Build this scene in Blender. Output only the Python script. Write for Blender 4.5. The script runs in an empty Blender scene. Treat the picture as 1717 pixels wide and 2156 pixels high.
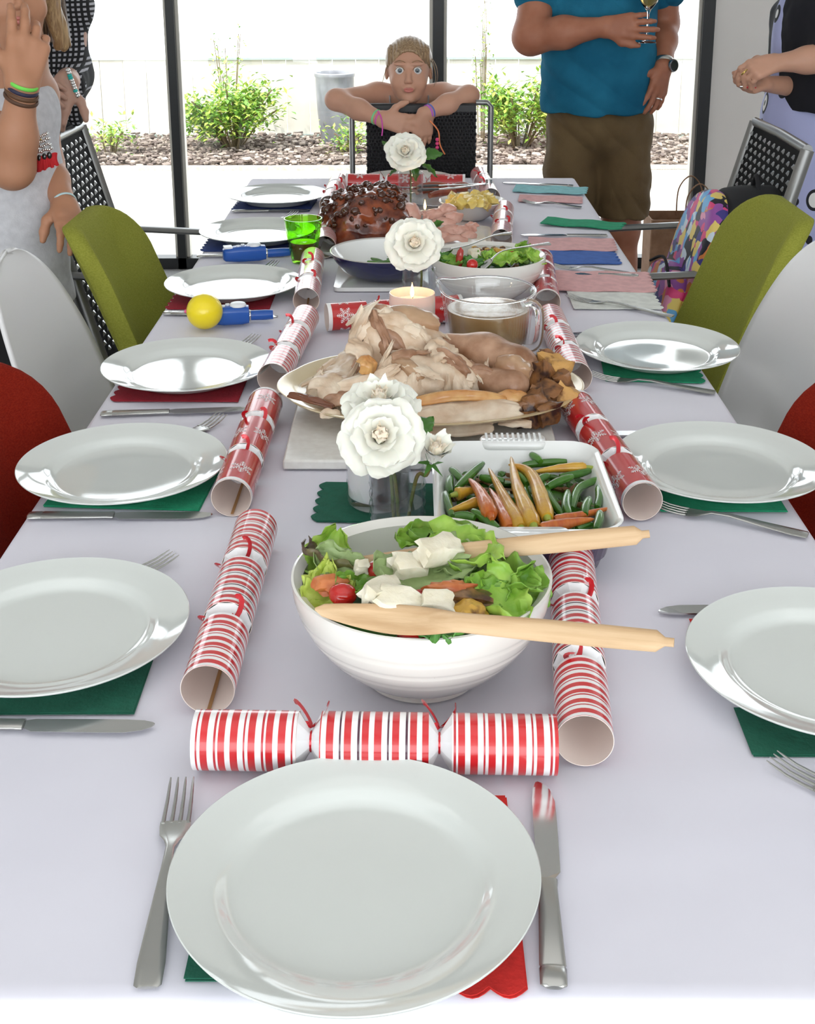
import bpy, math, random
import numpy as np
from mathutils import Vector, Matrix, noise as mn
SC = bpy.context.scene
COL = SC.collection
PI = math.pi
R = math.radians
random.seed(7)
# ------------------------------------------------------------ camera, world, sun, exposure
cam_d = bpy.data.cameras.new('camera')
cam = bpy.data.objects.new('camera', cam_d); COL.objects.link(cam)
cam_d.sensor_width = 36; cam_d.sensor_fit = 'AUTO'
FPX = 2712.45; CX, CY = 858.5, 648.42; CAMH = 1.4332
cam_d.lens = FPX/2156*36
cam_d.shift_y = -(1078-CY)/2156
cam_d.clip_start = 0.02; cam_d.clip_end = 200
_F = Vector((-0.00410233, 0.96072682, -0.27746557))
_U = Vector((0.00138607, 0.2774731, 0.96073241))
_R = Vector((0.99999062, 0.00355665, -0.00246992))
cam.matrix_world = Matrix(((_R.x, _U.x, -_F.x, 0), (_R.y, _U.y, -_F.y, 0), (_R.z, _U.z, -_F.z, CAMH), (0, 0, 0, 1)))
SC.camera = cam
world = bpy.data.worlds.new('world'); SC.world = world; world.use_nodes = True
_bg = world.node_tree.nodes['Background']
_bg.inputs['Color'].default_value = (0.90, 0.96, 1.0, 1); _bg.inputs['Strength'].default_value = 4.6
sun_d = bpy.data.lights.new('sun', 'SUN'); sun_d.energy = 5.5; sun_d.angle = R(1.0); sun_d.color = (1, .95, .86)
sun = bpy.data.objects.new('sun', sun_d); COL.objects.link(sun)
sun.rotation_euler = Vector((0.55, 0.42, -0.95)).to_track_quat('-Z', 'Y').to_euler()
# daylight from the glazed wall behind the camera, added fill below the ceiling
def area(name, loc, size, energy, direction, color=(1, 1, 1)):
    d = bpy.data.lights.new(name, 'AREA'); d.shape = 'RECTANGLE'; d.size, d.size_y = size; d.energy = energy; d.color = color
    o = bpy.data.objects.new(name, d); COL.objects.link(o); o.location = loc
    o.rotation_euler = Vector(direction).to_track_quat('-Z', 'Y').to_euler(); return o
area('window_light', (0.0, -2.6, 1.5), (4.4, 2.0), 36, (0, 1, -0.12), (1.0, .99, 1.0))
area('ceiling_fill', (0.0, 0.9, 2.58), (2.6, 1.6), 9, (0, 0, -1), (1.0, .98, .97))  # added fill over the table
SC.view_settings.view_transform = 'Standard'; SC.view_settings.look = 'None'
SC.view_settings.gamma = 1; SC.view_settings.exposure = -0.24; SC.view_settings.use_curve_mapping = False

def ray(px, py): return _F + _R*((px-CX)/FPX) - _U*((py-CY)/FPX)
def at(px, py, Y):                      # point seen at that photo pixel, at world depth Y
    d = ray(px, py); return d*(Y/d.y) + Vector((0, 0, CAMH))
def on(px, py, z=0.752):                # point seen at that photo pixel, at world height z
    d = ray(px, py); return d*((z-CAMH)/d.z) + Vector((0, 0, CAMH))
TZ = 0.752                              # top of the cloth
# ------------------------------------------------------------ materials
MATS = {}
def mat(name, col, rough=.5, metal=0, col2=None, scale=20, detail=3, bump=0, bscale=None, trans=0, ior=1.45, sss=0, coat=0,
        sheen=0, ramp=(.35, .65), emis=None, estr=0, spec=.5, kind='noise', alpha=1, stretch=(1, 1, 1), rot=(0, 0, 0)):
    if name in MATS: return MATS[name]
    m = bpy.data.materials.new(name); m.use_nodes = True; MATS[name] = m
    nt = m.node_tree; N = nt.nodes; L = nt.links; b = N['Principled BSDF']
    b.inputs['Base Color'].default_value = (*col, 1); b.inputs['Roughness'].default_value = rough
    b.inputs['Metallic'].default_value = metal; b.inputs['IOR'].default_value = ior
    b.inputs['Transmission Weight'].default_value = trans; b.inputs['Coat Weight'].default_value = coat
    b.inputs['Coat Roughness'].default_value = .08
    b.inputs['Specular IOR Level'].default_value = spec; b.inputs['Sheen Weight'].default_value = sheen
    if sss: b.inputs['Subsurface Weight'].default_value = sss; b.inputs['Subsurface Radius'].default_value = (.01, .005, .003); b.inputs['Subsurface Scale'].default_value = 1
    if emis: b.inputs['Emission Color'].default_value = (*emis, 1); b.inputs['Emission Strength'].default_value = estr
    if alpha < 1: b.inputs['Alpha'].default_value = alpha
    if col2 or bump:
        tc = N.new('ShaderNodeTexCoord'); mp = N.new('ShaderNodeMapping'); L.new(tc.outputs['Object'], mp.inputs[0])
        mp.inputs['Scale'].default_value = stretch; mp.inputs['Rotation'].default_value = rot
    def tex(s):
        if kind == 'voronoi': t = N.new('ShaderNodeTexVoronoi')
        elif kind == 'wave': t = N.new('ShaderNodeTexWave'); t.inputs['Distortion'].default_value = 3
        else: t = N.new('ShaderNodeTexNoise'); t.inputs['Detail'].default_value = detail
        t.inputs['Scale'].default_value = s; L.new(mp.outputs[0], t.inputs['Vector']); return t
    if col2:
        t = tex(scale); cr = N.new('ShaderNodeValToRGB'); cr.color_ramp.elements[0].position = ramp[0]; cr.color_ramp.elements[1].position = ramp[1]
        cr.color_ramp.elements[0].color = (*col, 1); cr.color_ramp.elements[1].color = (*col2, 1)
        L.new(t.outputs[0], cr.inputs[0]); L.new(cr.outputs[0], b.inputs['Base Color'])
    if bump:
        t = tex(bscale or scale); bp = N.new('ShaderNodeBump'); bp.inputs['Strength'].default_value = bump; bp.inputs['Distance'].default_value = .002
        L.new(t.outputs[0], bp.inputs['Height']); L.new(bp.outputs[0], b.inputs['Normal'])
    return m
def pane_mat(name, tint=(1, 1, 1), refl=1.0):
    # thin glass: transparent with a Fresnel reflection
    m = bpy.data.materials.new(name); m.use_nodes = True; nt = m.node_tree; N = nt.nodes; L = nt.links
    for n in list(N): N.remove(n)
    out = N.new('ShaderNodeOutputMaterial'); mx = N.new('ShaderNodeMixShader'); tr = N.new('ShaderNodeBsdfTransparent'); gl = N.new('ShaderNodeBsdfGlossy'); fr = N.new('ShaderNodeMath'); lw = N.new('ShaderNodeLayerWeight'); pw = N.new('ShaderNodeMath'); pw.operation = 'POWER'; pw.inputs[1].default_value = 4.0; L.new(lw.outputs['Facing'], pw.inputs[0]); fr.operation = 'MULTIPLY_ADD'; fr.inputs[1].default_value = .75; fr.inputs[2].default_value = .05; L.new(pw.outputs[0], fr.inputs[0])
    tr.inputs[0].default_value = (*tint, 1); gl.inputs['Roughness'].default_value = 0.02; gl.inputs[0].default_value = (refl, refl, refl, 1)
    L.new(fr.outputs[0], mx.inputs[0]); L.new(tr.outputs[0], mx.inputs[1]); L.new(gl.outputs[0], mx.inputs[2]); L.new(mx.outputs[0], out.inputs[0])
    MATS[name] = m; return m
# ------------------------------------------------------------ mesh helpers
class MB:
    def __init__(s): s.v = []; s.f = []; s.m = []
    def add(s, v, f, mi=0):
        o = len(s.v); s.v += [tuple(p) for p in v]; s.f += [tuple(i+o for i in q) for q in f]; s.m += [mi]*len(f); return s
    def box(s, c, d, mi=0, rot=None):
        hx, hy, hz = d[0]/2, d[1]/2, d[2]/2
        v = [Vector((x, y, z)) for x in (-hx, hx) for y in (-hy, hy) for z in (-hz, hz)]
        if rot is not None: v = [rot @ p for p in v]
        c = Vector(c); return s.add([p+c for p in v], [(0, 1, 3, 2), (4, 6, 7, 5), (0, 4, 5, 1), (2, 3, 7, 6), (0, 2, 6, 4), (1, 5, 7, 3)], mi)
    def lathe(s, prof, n=48, mi=0, c=(0, 0, 0), sx=1, sy=1, axis='z'):
        v = []
        for r, z in prof:
            for k in range(n):
                a = 2*PI*k/n; x, y, w = r*math.cos(a)*sx, r*math.sin(a)*sy, z
                v.append((w+c[0], x+c[1], y+c[2]) if axis == 'x' else (x+c[0], y+c[1], w+c[2]))
        f = []
        for i in range(len(prof)-1):
            for k in range(n):
                k2 = (k+1) % n; f.append((i*n+k, i*n+k2, (i+1)*n+k2, (i+1)*n+k))
        return s.add(v, f, mi)
    def tube(s, pts, rad, n=8, mi=0, cap=True, flat=1, up=None):
        pts = [Vector(p) for p in pts]; m = len(pts)
        if not hasattr(rad, '__len__'): rad = [rad]*m
        v = []; ref = Vector(up) if up is not None else None
        for i, p in enumerate(pts):
            t = (pts[min(i+1, m-1)]-pts[max(i-1, 0)]).normalized()
            if ref is None: ref = Vector((0, 0, 1)) if abs(t.z) < .9 else Vector((1, 0, 0))
            a = t.cross(ref).normalized() if t.cross(ref).length > 1e-6 else t.orthogonal().normalized(); b = a.cross(t).normalized()
            if up is None: ref = b
            for k in range(n):
                w = 2*PI*k/n; v.append(p + a*math.cos(w)*rad[i] + b*math.sin(w)*rad[i]*flat)
        f = [(i*n+k, i*n+(k+1) % n, (i+1)*n+(k+1) % n, (i+1)*n+k) for i in range(m-1) for k in range(n)]
        if cap: f += [tuple(range(n))[::-1], tuple((m-1)*n+k for k in range(n))]
        return s.add(v, f, mi)
    def grid(s, fn, nu, nv, mi=0):
        v = [fn(i/(nu-1), j/(nv-1)) for i in range(nu) for j in range(nv)]
        f = [(i*nv+j, i*nv+j+1, (i+1)*nv+j+1, (i+1)*nv+j) for i in range(nu-1) for j in range(nv-1)]
        return s.add(v, f, mi)
    def prism(s, poly, z0, z1, mi=0):
        n = len(poly); v = [(x, y, z0) for x, y in poly]+[(x, y, z1) for x, y in poly]
        return s.add(v, [tuple(range(n))[::-1], tuple(range(n, 2*n))]+[(i, (i+1) % n, n+(i+1) % n, n+i) for i in range(n)], mi)
    def blob(s, c, r, sub=3, amp=.15, fr=3, seed=0, mi=0, rot=None):
        import bmesh
        b = bmesh.new(); bmesh.ops.create_icosphere(b, subdivisions=sub, radius=1)
        v = []
        for p in b.verts:
            q = p.co*(1+amp*mn.noise(p.co*fr+Vector((seed*7.3, seed*3.1, 0)))*1.6); q = Vector((q.x*r[0], q.y*r[1], q.z*r[2]))
            if rot is not None: q = rot @ q
            v.append(q+Vector(c))
        f = [tuple(x.index for x in q.verts) for q in b.faces]; b.free(); return s.add(v, f, mi)
    def mesh(s, name, mats=(), smooth=True, fix=False):
        me = bpy.data.meshes.new(name); me.from_pydata(s.v, [], s.f)
        for m in (mats if isinstance(mats, (list, tuple)) else [mats]): me.materials.append(m)
        if len(me.materials) > 1: me.polygons.foreach_set('material_index', s.m)
        if smooth:
            me.polygons.foreach_set('use_smooth', [True]*len(me.polygons))
            try: me.set_sharp_from_angle(angle=R(50))
            except Exception: pass
        if fix:
            import bmesh
            b = bmesh.new(); b.from_mesh(me); bmesh.ops.recalc_face_normals(b, faces=b.faces); b.to_mesh(me); b.free()
        me.update(); return me
def link(name, me, parent=None, kind=None):
    o = bpy.data.objects.new(name, me); COL.objects.link(o)
    if parent is not None: o.parent = parent
    if kind: o['kind'] = kind
    return o
def part(name, mb, m, parent, world=False, smooth=True, kind=None, fix=True, label=None):
    o = link(name, mb.mesh(name, m, smooth, fix) if isinstance(mb, MB) else mb, parent, kind)
    if world: o.location = -parent.location
    if label: o['label'] = label
    return o
def tag(o, label, cat, group=None, kind=None):
    o['label'] = label; o['category'] = cat
    if group: o['group'] = group
    if kind: o['kind'] = kind
    return o
def thing(name, label, cat, loc=(0, 0, 0), rz=0, group=None):
    o = link(name, None); o.location = loc; o.rotation_euler = (0, 0, rz); return tag(o, label, cat, group)
def solo(name, mb, m, label, cat, loc=(0, 0, 0), rot=(0, 0, 0), group=None, kind=None, smooth=True):
    o = link(name, mb.mesh(name, m, smooth, True) if isinstance(mb, MB) else mb); o.location = loc; o.rotation_euler = rot
    return tag(o, label, cat, group, kind)
def struct(name, mb, m, parent=None, smooth=False):
    o = link(name, mb.mesh(name, m, smooth, True), parent)
    if parent is None: o['kind'] = 'structure'
    return o
def dup(root, loc=None, rz=None, label=None, group=None):
    def cp(o, par):
        c = o.copy(); COL.objects.link(c); c.parent = par
        for ch in list(o.children): cp(ch, c)
        return c
    r = cp(root, None)
    if loc is not None: r.location = loc
    if rz is not None: r.rotation_euler = (0, 0, rz)
    if label: r['label'] = label
    if group: r['group'] = group
    return r
def bevel(o, w, seg=2, ang=40):
    m = o.modifiers.new('bevel', 'BEVEL'); m.width = w; m.segments = seg; m.limit_method = 'ANGLE'; m.angle_limit = R(ang); return o
def bez(p, n=12):                       # Catmull-Rom through points
    p = [Vector(q) for q in p]; out = []
    for i in range(len(p)-1):
        a = p[max(i-1, 0)]; b = p[i]; c = p[i+1]; d = p[min(i+2, len(p)-1)]
        for k in range(n):
            t = k/n; out.append(.5*((2*b)+(c-a)*t+(2*a-5*b+4*c-d)*t*t+(3*b-a-3*c+d)*t**3))
    out.append(p[-1]); return out
def lerp(a, b, t): return a+(b-a)*t
# ------------------------------------------------------------ smooth-union bodies (one continuous surface)
class Body:
    def __init__(s, res=.005): s.res = res; s.p = []
    def cap(s, a, b, ra, rb=None, k=.02, op=0):
        s.p.append(('c', np.array(a, float), np.array(b, float), ra, ra if rb is None else rb, k, op)); return s
    def chain(s, pts, rads, k=.01):
        for i in range(len(pts)-1): s.cap(pts[i], pts[i+1], rads[i], rads[i+1], k)
        return s
    def ell(s, c, r, k=.02, rot=None, op=0):
        s.p.append(('e', np.array(c, float), np.array(r, float), rot, None, k, op)); return s
    def cut(s, pt, n):
        n = np.array(n, float); s.p.append(('p', np.array(pt, float), n/np.linalg.norm(n), None, None, .01, 3)); return s
    def mesh(s, name, m, disp=None, smooth_it=0):
        res = s.res; lo = np.full(3, 1e9); hi = -lo
        bbs = []
        for q in s.p:
            if q[0] == 'p': bbs.append((np.full(3, -1e3), np.full(3, 1e3))); continue
            if q[0] == 'c': l = np.minimum(q[1]-q[3], q[2]-q[4]); h = np.maximum(q[1]+q[3], q[2]+q[4])
            else: mr = q[2].max() if q[3] is not None else q[2]; l = q[1]-mr; h = q[1]+mr
            bbs.append((l, h))
            if q[6] == 0: lo = np.minimum(lo, l); hi = np.maximum(hi, h)
        lo -= 4*res; hi += 4*res; n = np.ceil((hi-lo)/res).astype(int)+1
        F = np.full(n, .5, np.float32); ax = [lo[i]+res*np.arange(n[i]) for i in range(3)]
        for q, (l, h) in zip(s.p, bbs):
            k = q[5]; pad = k+3*res
            i0 = np.clip(((l-pad-lo)/res).astype(int), 0, n); i1 = np.clip(((h+pad-lo)/res).astype(int)+2, 0, n)
            if (i1 <= i0).any(): continue
            X = ax[0][i0[0]:i1[0], None, None]; Y = ax[1][None, i0[1]:i1[1], None]; Z = ax[2][None, None, i0[2]:i1[2]]
            if q[0] == 'p':
                D = (X-q[1][0])*q[2][0]+(Y-q[1][1])*q[2][1]+(Z-q[1][2])*q[2][2]; F[:] = np.maximum(F, D); continue
            if q[0] == 'c':
                a, b = q[1], q[2]; d = b-a; dd = max(float(d@d), 1e-12)
                t = np.clip(((X-a[0])*d[0]+(Y-a[1])*d[1]+(Z-a[2])*d[2])/dd, 0, 1)
                D = np.sqrt((X-a[0]-t*d[0])**2+(Y-a[1]-t*d[1])**2+(Z-a[2]-t*d[2])**2)-(q[3]+(q[4]-q[3])*t)
            else:
                c, r, rot = q[1], q[2], q[3]
                P = [X-c[0], Y-c[1], Z-c[2]]
                if rot is not None:
                    M = np.array(rot.inverted()); P = [M[i][0]*P[0]+M[i][1]*P[1]+M[i][2]*P[2] for i in range(3)]
                k0 = np.sqrt((P[0]/r[0])**2+(P[1]/r[1])**2+(P[2]/r[2])**2)+1e-9
                k1 = np.sqrt((P[0]/r[0]**2)**2+(P[1]/r[1]**2)**2+(P[2]/r[2]**2)**2)+1e-9
                D = k0*(k0-1)/k1
            sl = (slice(i0[0], i1[0]), slice(i0[1], i1[1]), slice(i0[2], i1[2])); G = F[sl]
            if q[6] == 0: hh = np.clip(.5+.5*(D-G)/k, 0, 1); F[sl] = D+(G-D)*hh-k*hh*(1-hh); F[sl] = np.where(D-G > k, G, F[sl])
            elif q[6] == 1: hh = np.clip(.5-.5*(-D-G)/k, 0, 1); F[sl] = -D+(G+D)*hh+k*hh*(1-hh); 
            else: F[sl] = np.maximum(F[sl], D) if q[6] == 2 else F[sl]
        # surface nets
        S = F < 0; c = [(i, j, l) for i in (0, 1) for j in (0, 1) for l in (0, 1)]
        m1 = n-1
        cs = np.zeros(m1, np.int8)
        for i, j, l in c: cs += S[i:i+m1[0], j:j+m1[1], l:l+m1[2]]
        act = (cs > 0) & (cs < 8); idx = np.full(m1, -1, np.int64); I = np.argwhere(act); idx[act] = np.arange(len(I))
        P = np.zeros((len(I), 3)); C = np.zeros(len(I))
        for a in range(3):
            o = [0, 1, 2]; o.remove(a)
            for u in (0, 1):
                for w in (0, 1):
                    A = I.copy(); A[:, o[0]] += u; A[:, o[1]] += w; B = A.copy(); B[:, a] += 1
                    fa = F[A[:, 0], A[:, 1], A[:, 2]]; fb = F[B[:, 0], B[:, 1], B[:, 2]]; mk = (fa < 0) != (fb < 0)
                    t = fa[mk]/(fa[mk]-fb[mk]); Q = A[mk].astype(float); Q[:, a] += t; P[mk] += Q; C[mk] += 1
        P = lo+res*P/C[:, None]
        fs = []
        for a in range(3):
            o = [0, 1, 2]; o.remove(a); sl0 = [slice(1, m1[0]), slice(1, m1[1]), slice(1, m1[2])]
            r = [slice(1, m1[i]) for i in range(3)]; r[a] = slice(0, m1[a]); r2 = list(r); r2[a] = slice(1, m1[a]+1)
            E = S[tuple(r)] != S[tuple(r2)]; J = np.argwhere(E); J[:, o[0]] += 1; J[:, o[1]] += 1
            inn = S[J[:, 0], J[:, 1], J[:, 2]]
            q = []
            for u, w in ((0, 0), (-1, 0), (-1, -1), (0, -1)):
                K = J.copy(); K[:, o[0]] += u; K[:, o[1]] += w; q.append(idx[K[:, 0], K[:, 1], K[:, 2]])
            q = np.stack(q, 1); fl = inn if a != 1 else ~inn
            q[fl] = q[fl][:, ::1]; q[~fl] = q[~fl][:, ::-1]; fs.append(q)
        q = np.concatenate(fs); q = q[(q >= 0).all(1)]
        for _ in range(smooth_it):
            acc = np.zeros_like(P); cnt = np.zeros(len(P))
            for a in range(4):
                np.add.at(acc, q[:, a], P[q[:, (a+1) % 4]]); np.add.at(cnt, q[:, a], 1)
            P = P*.5+acc/cnt[:, None]*.5
        me = bpy.data.meshes.new(name)
        me.vertices.add(len(P)); me.vertices.foreach_set('co', P.ravel())
        me.loops.add(q.size); me.loops.foreach_set('vertex_index', q.ravel().astype(np.int32))
        me.polygons.add(len(q)); me.polygons.foreach_set('loop_start', np.arange(0, q.size, 4, dtype=np.int32))
        try: me.polygons.foreach_set('loop_total', np.full(len(q), 4, np.int32))
        except Exception: pass
        me.update(calc_edges=True); me.validate()
        me.polygons.foreach_set('use_smooth', [True]*len(me.polygons))
        for x in (m if isinstance(m, (list, tuple)) else [m]): me.materials.append(x)
        if disp:
            co = np.empty(len(me.vertices)*3); me.vertices.foreach_get('co', co); co = co.reshape(-1, 3)
            no = np.empty(len(me.vertices)*3); me.vertices.foreach_get('normal', no); no = no.reshape(-1, 3)
            d = np.array([disp(Vector(p)) for p in co]); co = co+no*d[:, None]; me.vertices.foreach_set('co', co.ravel())
        me.update(); return me
# ============================================================ THE SETTING
M_floor = mat('carpet', (.20, .20, .20), .95, col2=(.30, .30, .30), scale=180, bump=.5)
M_wall = mat('wall_paint', (.74, .71, .68), .75, col2=(.76, .73, .70), scale=5)
M_ceil = mat('ceiling_paint', (.80, .80, .78), .9, col2=(.84, .84, .82), scale=30)
M_frame = mat('window_frame_black', (.008, .009, .010), .35)
M_alu = mat('aluminium', (.62, .60, .56), .35, .6)
M_trimw = mat('window_trim_pale', (.66, .63, .56), .5)
M_patio = mat('patio_concrete', (.46, .44, .39), .9, col2=(.60, .57, .52), scale=60, bump=.6, bscale=160)
M_soil = mat('soil', (.12, .085, .06), .95, col2=(.22, .17, .13), scale=25)
M_glass = pane_mat('window_glass')
struct('floor', MB().box((0, 1.3, -.03), (7.2, 8.66, .06)), M_floor)
struct('ceiling', MB().box((0, 1.4, 2.70), (7.2, 9.0, .12)), M_ceil)
struct('wall_left', MB().box((-3.2, 1.3, 1.32), (.12, 8.5, 2.64)), M_wall)
struct('wall_right', MB().box((3.2, 1.3, 1.32), (.12, 8.5, 2.64)), M_wall)
YW = 5.63
w = struct('wall_back', MB().box((1.465, YW+.06, 1.32), (.36, .16, 2.64)), M_wall)
struct('casing', MB().box((1.60, YW-.035, 1.32), (.07, .03, 2.64)), M_wall, w)
struct('trim_1', MB().box((0, YW, 2.52), (6.4, .10, .24)), M_frame)
# glazed doors: one window per bay, each with its frame pieces and its pane
def bay(name, x0, x1, lt=.034, rt=.034, sill=0.0, alu=True):
    wdw = link(name, None); wdw['kind'] = 'structure'
    for xx, ww in ((x0+lt/2, lt), (x1-rt/2, rt)):
        if ww > 0: struct('jamb', MB().box((xx, YW, 1.2), (ww, .07, 2.4)), M_frame, wdw)
        if alu and ww > 0: struct('jamb_trim', MB().box((xx+(ww/2+.006 if xx < (x0+x1)/2 else -ww/2-.006), YW+.02, 1.2), (.017, .05, 2.4)), M_trimw, wdw)
    struct('bottom_rail', MB().box(((x0+x1)/2, YW, sill+.025), (x1-x0, .07, .05)), M_frame, wdw)
    struct('top_rail', MB().box(((x0+x1)/2, YW, 2.375), (x1-x0, .07, .05)), M_frame, wdw)
    struct('pane', MB().box(((x0+x1)/2, YW, 1.2), (x1-x0-.02, .006, 2.36)), M_glass, wdw)
    return wdw
bay('window_1', -3.14, -1.03, .04, .020)
bay('window_2', -1.03, .112, .016, .025)
bay('window_3', .112, 1.285, .022, .050)
w4 = bay('window_4', 1.645, 3.14, .030, .04)
struct('mid_rail', MB().box((2.35, YW-.03, .715), (1.5, .05, .09)), M_frame, w4)
struct('patio', MB().box((0, 7.0, -.05), (16, 2.45, .08)), M_patio)
struct('garden_bed', MB().box((0, 8.85, -.045), (16, 1.35, .09)), M_soil)
def edging(y): return MB().box((0, y, -.01), (16, .03, .06))
struct('trim_2', edging(8.19), M_patio)
# boundary fence of pale boards
M_board = mat('fence_board', (.66, .63, .55), .7, col2=(.74, .71, .64), scale=6, stretch=(1, 1, .2))
M_cap = mat('fence_capping', (.42, .52, .48), .5)
fence = thing('boundary_fence', 'low pale board fence with a thin grey green capping behind the bark garden bed', 'fence', (0, 9.52, 0))
bm_ = MB().box((0, 0, .285), (.166, .022, .57)).mesh('fence_board', M_board, False, True)
for i in range(46):
    o = link('fence_board', bm_, fence); o.location = (-3.9+i*.170, .0 if i % 2 else .004, 0)
part('capping', MB().box((0, 0, .578), (7.9, .05, .016)), M_cap, fence)
part('ground_rail', MB().box((0, -.02, .012), (7.9, .02, .03)), M_cap, fence)
# bark chips on the bed: far too many to count
rnd = random.Random(3)
chips = MB()
for i in range(9000):
    x = rnd.uniform(-3.6, 3.4); y = rnd.uniform(8.20, 9.46); s = rnd.uniform(.012, .030)
    q = Matrix.Rotation(rnd.uniform(0, 6.28), 3, 'Z') @ Matrix.Rotation(rnd.uniform(-.6, .6), 3, 'X')
    chips.box((x, y, .012+rnd.uniform(0, .035)), (s*rnd.uniform(1, 2), s, s*.45), rnd.randrange(3), q)
MC = [mat('bark_light', (.42, .35, .30), .9), mat('bark_mid', (.26, .21, .18), .9), mat('bark_dark', (.15, .115, .10), .9)]
solo('bark_chips', chips, MC, 'loose pale brown bark chips covering the garden bed in front of the fence', 'bark mulch', kind='stuff', smooth=False)
# shrubs
M_leafs = [mat('leaf_light', (.32, .50, .06), .6), mat('leaf_mid', (.17, .36, .06), .6), mat('leaf_yellow', (.52, .60, .12), .6)]
M_stem = mat('woody_stem', (.20, .15, .08), .8)
def leaf_quad(mb, c, l, w, q, mi):
    v = [(0, 0, 0), (l*.45, w/2, l*.05), (l, 0, -l*.06), (l*.45, -w/2, l*.05)]
    mb.add([q @ Vector(p)+Vector(c) for p in v], [(0, 1, 2, 3)], mi)
def shrub(name, label, x, y, h, rx, n, leaf=.05, seed=0, sparse=False, group=None, top=None):
    rg = random.Random(seed); t = thing(name, label, 'shrub' if not sparse else 'sapling', (x, y, 0), 0, group)
    fo = MB(); st = MB(); tips = []
    for k in range(max(8, n//90)):
        a = rg.uniform(0, 6.28); rr = rg.uniform(.1, 1)**.6
        tip = Vector((math.cos(a)*rr*rx, math.sin(a)*rr*rx*.7, h*(rg.uniform(.35, .75) if not sparse else rg.uniform(.3, 1))*(1.15-.35*rr**2)/.8))
        tip.z = min(tip.z, h)
        base = Vector((math.cos(a)*.03, math.sin(a)*.03, 0)); mid = (base+tip)/2+Vector((0, 0, .05))
        st.tube(bez([base, mid, tip], 4), .006 if not sparse else .003, 5); tips.append((mid, tip))
    for k in range(n):
        mid, tip = rg.choice(tips); c = mid.lerp(tip, rg.uniform(.2, 1.08))
        c += Vector((rg.gauss(0, 1), rg.gauss(0, 1), rg.gauss(0, 1)))*(.055 if not sparse else .03)
        c.z = max(c.z, .03)
        q = Matrix.Rotation(rg.uniform(0, 6.28), 3, 'Z') @ Matrix.Rotation(rg.uniform(-1.0, .5), 3, 'Y')
        leaf_quad(fo, c, leaf*rg.uniform(.7, 1.3), leaf*.45, q, rg.choice((0, 0, 1, 1, 2)))
    part('foliage', fo, M_leafs, t, kind='stuff', smooth=False); part('stems', st, M_stem, t)
    return t
shrub('garden_shrub', 'big bushy yellow green shrub behind the left window post', -1.23, 8.85, .50, .33, 2600, .055, 1)
shrub('garden_shrub', 'leafy light green shrub beside the man\'s hip', .74, 8.85, .50, .27, 2200, .055, 2)
shrub('garden_shrub', 'small green plant in front of the grey urn', -.44, 8.60, .24, .10, 330, .04, 3)
shrub('garden_shrub', 'small pale plant low beside the wicker chair at the left', -2.03, 8.6, .24, .12, 260, .045, 4)
shrub('garden_sapling', 'thin wispy pale sapling rising above the big left shrub', -1.30, 9.15, .78, .13, 230, .035, 5, True)
shrub('garden_sapling', 'tall thin yellow green sapling to the right of the dark mullion', .50, 9.15, 1.0, .07, 170, .035, 6, True)
shrub('garden_shrub', 'green bushes seen through the gap beside the woman in the cardigan', 2.40, 8.7, .75, .36, 2400, .055, 7)
M_urn = mat('urn_glaze', (.17, .18, .20), .35, col2=(.30, .31, .34), scale=9, stretch=(1, 1, .4), coat=.3)
u = thing('garden_urn', 'tall grey glazed urn standing against the fence', 'planter', (-.545, 9.10, 0))
part('pot', MB().lathe([(0, .02), (.085, .02), (.09, 0), (.10, .03), (.125, .25), (.135, .42), (.135, .485), (.142, .495), (.142, .515), (.13, .52), (.122, .50), (.12, .44), (0, .44)], 40), M_urn, u)
part('soil', MB().lathe([(0, .46), (.119, .455), (.119, .44)], 24), M_soil, u)
# ============================================================ TABLE
M_cloth = mat('table_cloth', (.70, .69, .77), .85, col2=(.745, .735, .81), scale=4, bump=.25, bscale=14)
M_wood = mat('table_wood', (.25, .15, .08), .5, col2=(.35, .22, .12), scale=8, stretch=(1, 6, 1))
X0, X1, Y0, Y1 = -.478, .478, .692, 3.745
tb = thing('dining_table', 'long dining table hidden under the white cloth', 'table', (0, 2.2, 0))
part('table_top', MB().box((0, .025, .733), (X1-X0-.02, Y1-Y0-.02, .03)), M_wood, tb)
for x in (-.36, .36):
    for y in (.9, 2.2, 3.5): part('leg', MB().box((x, y-2.2, .359), (.06, .06, .718)), M_wood, tb)
def cloth():
    mb = MB(); nu, nv = 90, 260; D = .10
    xs = []; 
    def prof(t, lo, hi):      # arc-length param -> (pos, drop)
        pass
    ex = [-D-.012, -D*.66, -D*.33, -.04, -.012, -.004]; 
    def axis(lo, hi, n):
        a = [(lo-.006, -D), (lo-.005, -D*.66), (lo-.004, -D*.33), (lo-.003, -.05), (lo-.001, -.015), (lo+.003, -.004), (lo+.010, 0)]
        b = [(hi-(p-lo), z) for p, z in a][::-1]
        return a+[(lo+.010+(hi-lo-.02)*(i+1)/(n+1), 0) for i in range(n)]+b
    ax = axis(X0, X1, nu); ay = axis(Y0, Y1, nv)
    v = []
    for x, zx in ax:
        for y, zy in ay:
            z = min(zx, zy)
            w = 0
            if z == 0:
                w = .0016*mn.noise(Vector((x*3.2, y*2.1, 0)))+.0020*max(0, mn.noise(Vector((x*2.2, y*9, 5))))**2*3
                w = max(w, -.001)
            hang = -z
            ox = hang*.12*math.sin(y*17+x)*(1 if zx < 0 else 0); oy = hang*.10*math.sin(x*15)*(1 if zy < 0 else 0)
            v.append((x+ox*(.4 if zx < 0 else 0)+(-.0 if x < 0 else .0), y+oy*.4, .750+z+w))
    n2 = len(ay)
    f = [(i*n2+j, (i+1)*n2+j, (i+1)*n2+j+1, i*n2+j+1) for i in range(len(ax)-1) for j in range(n2-1)]
    return mb.add(v, f)
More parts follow.
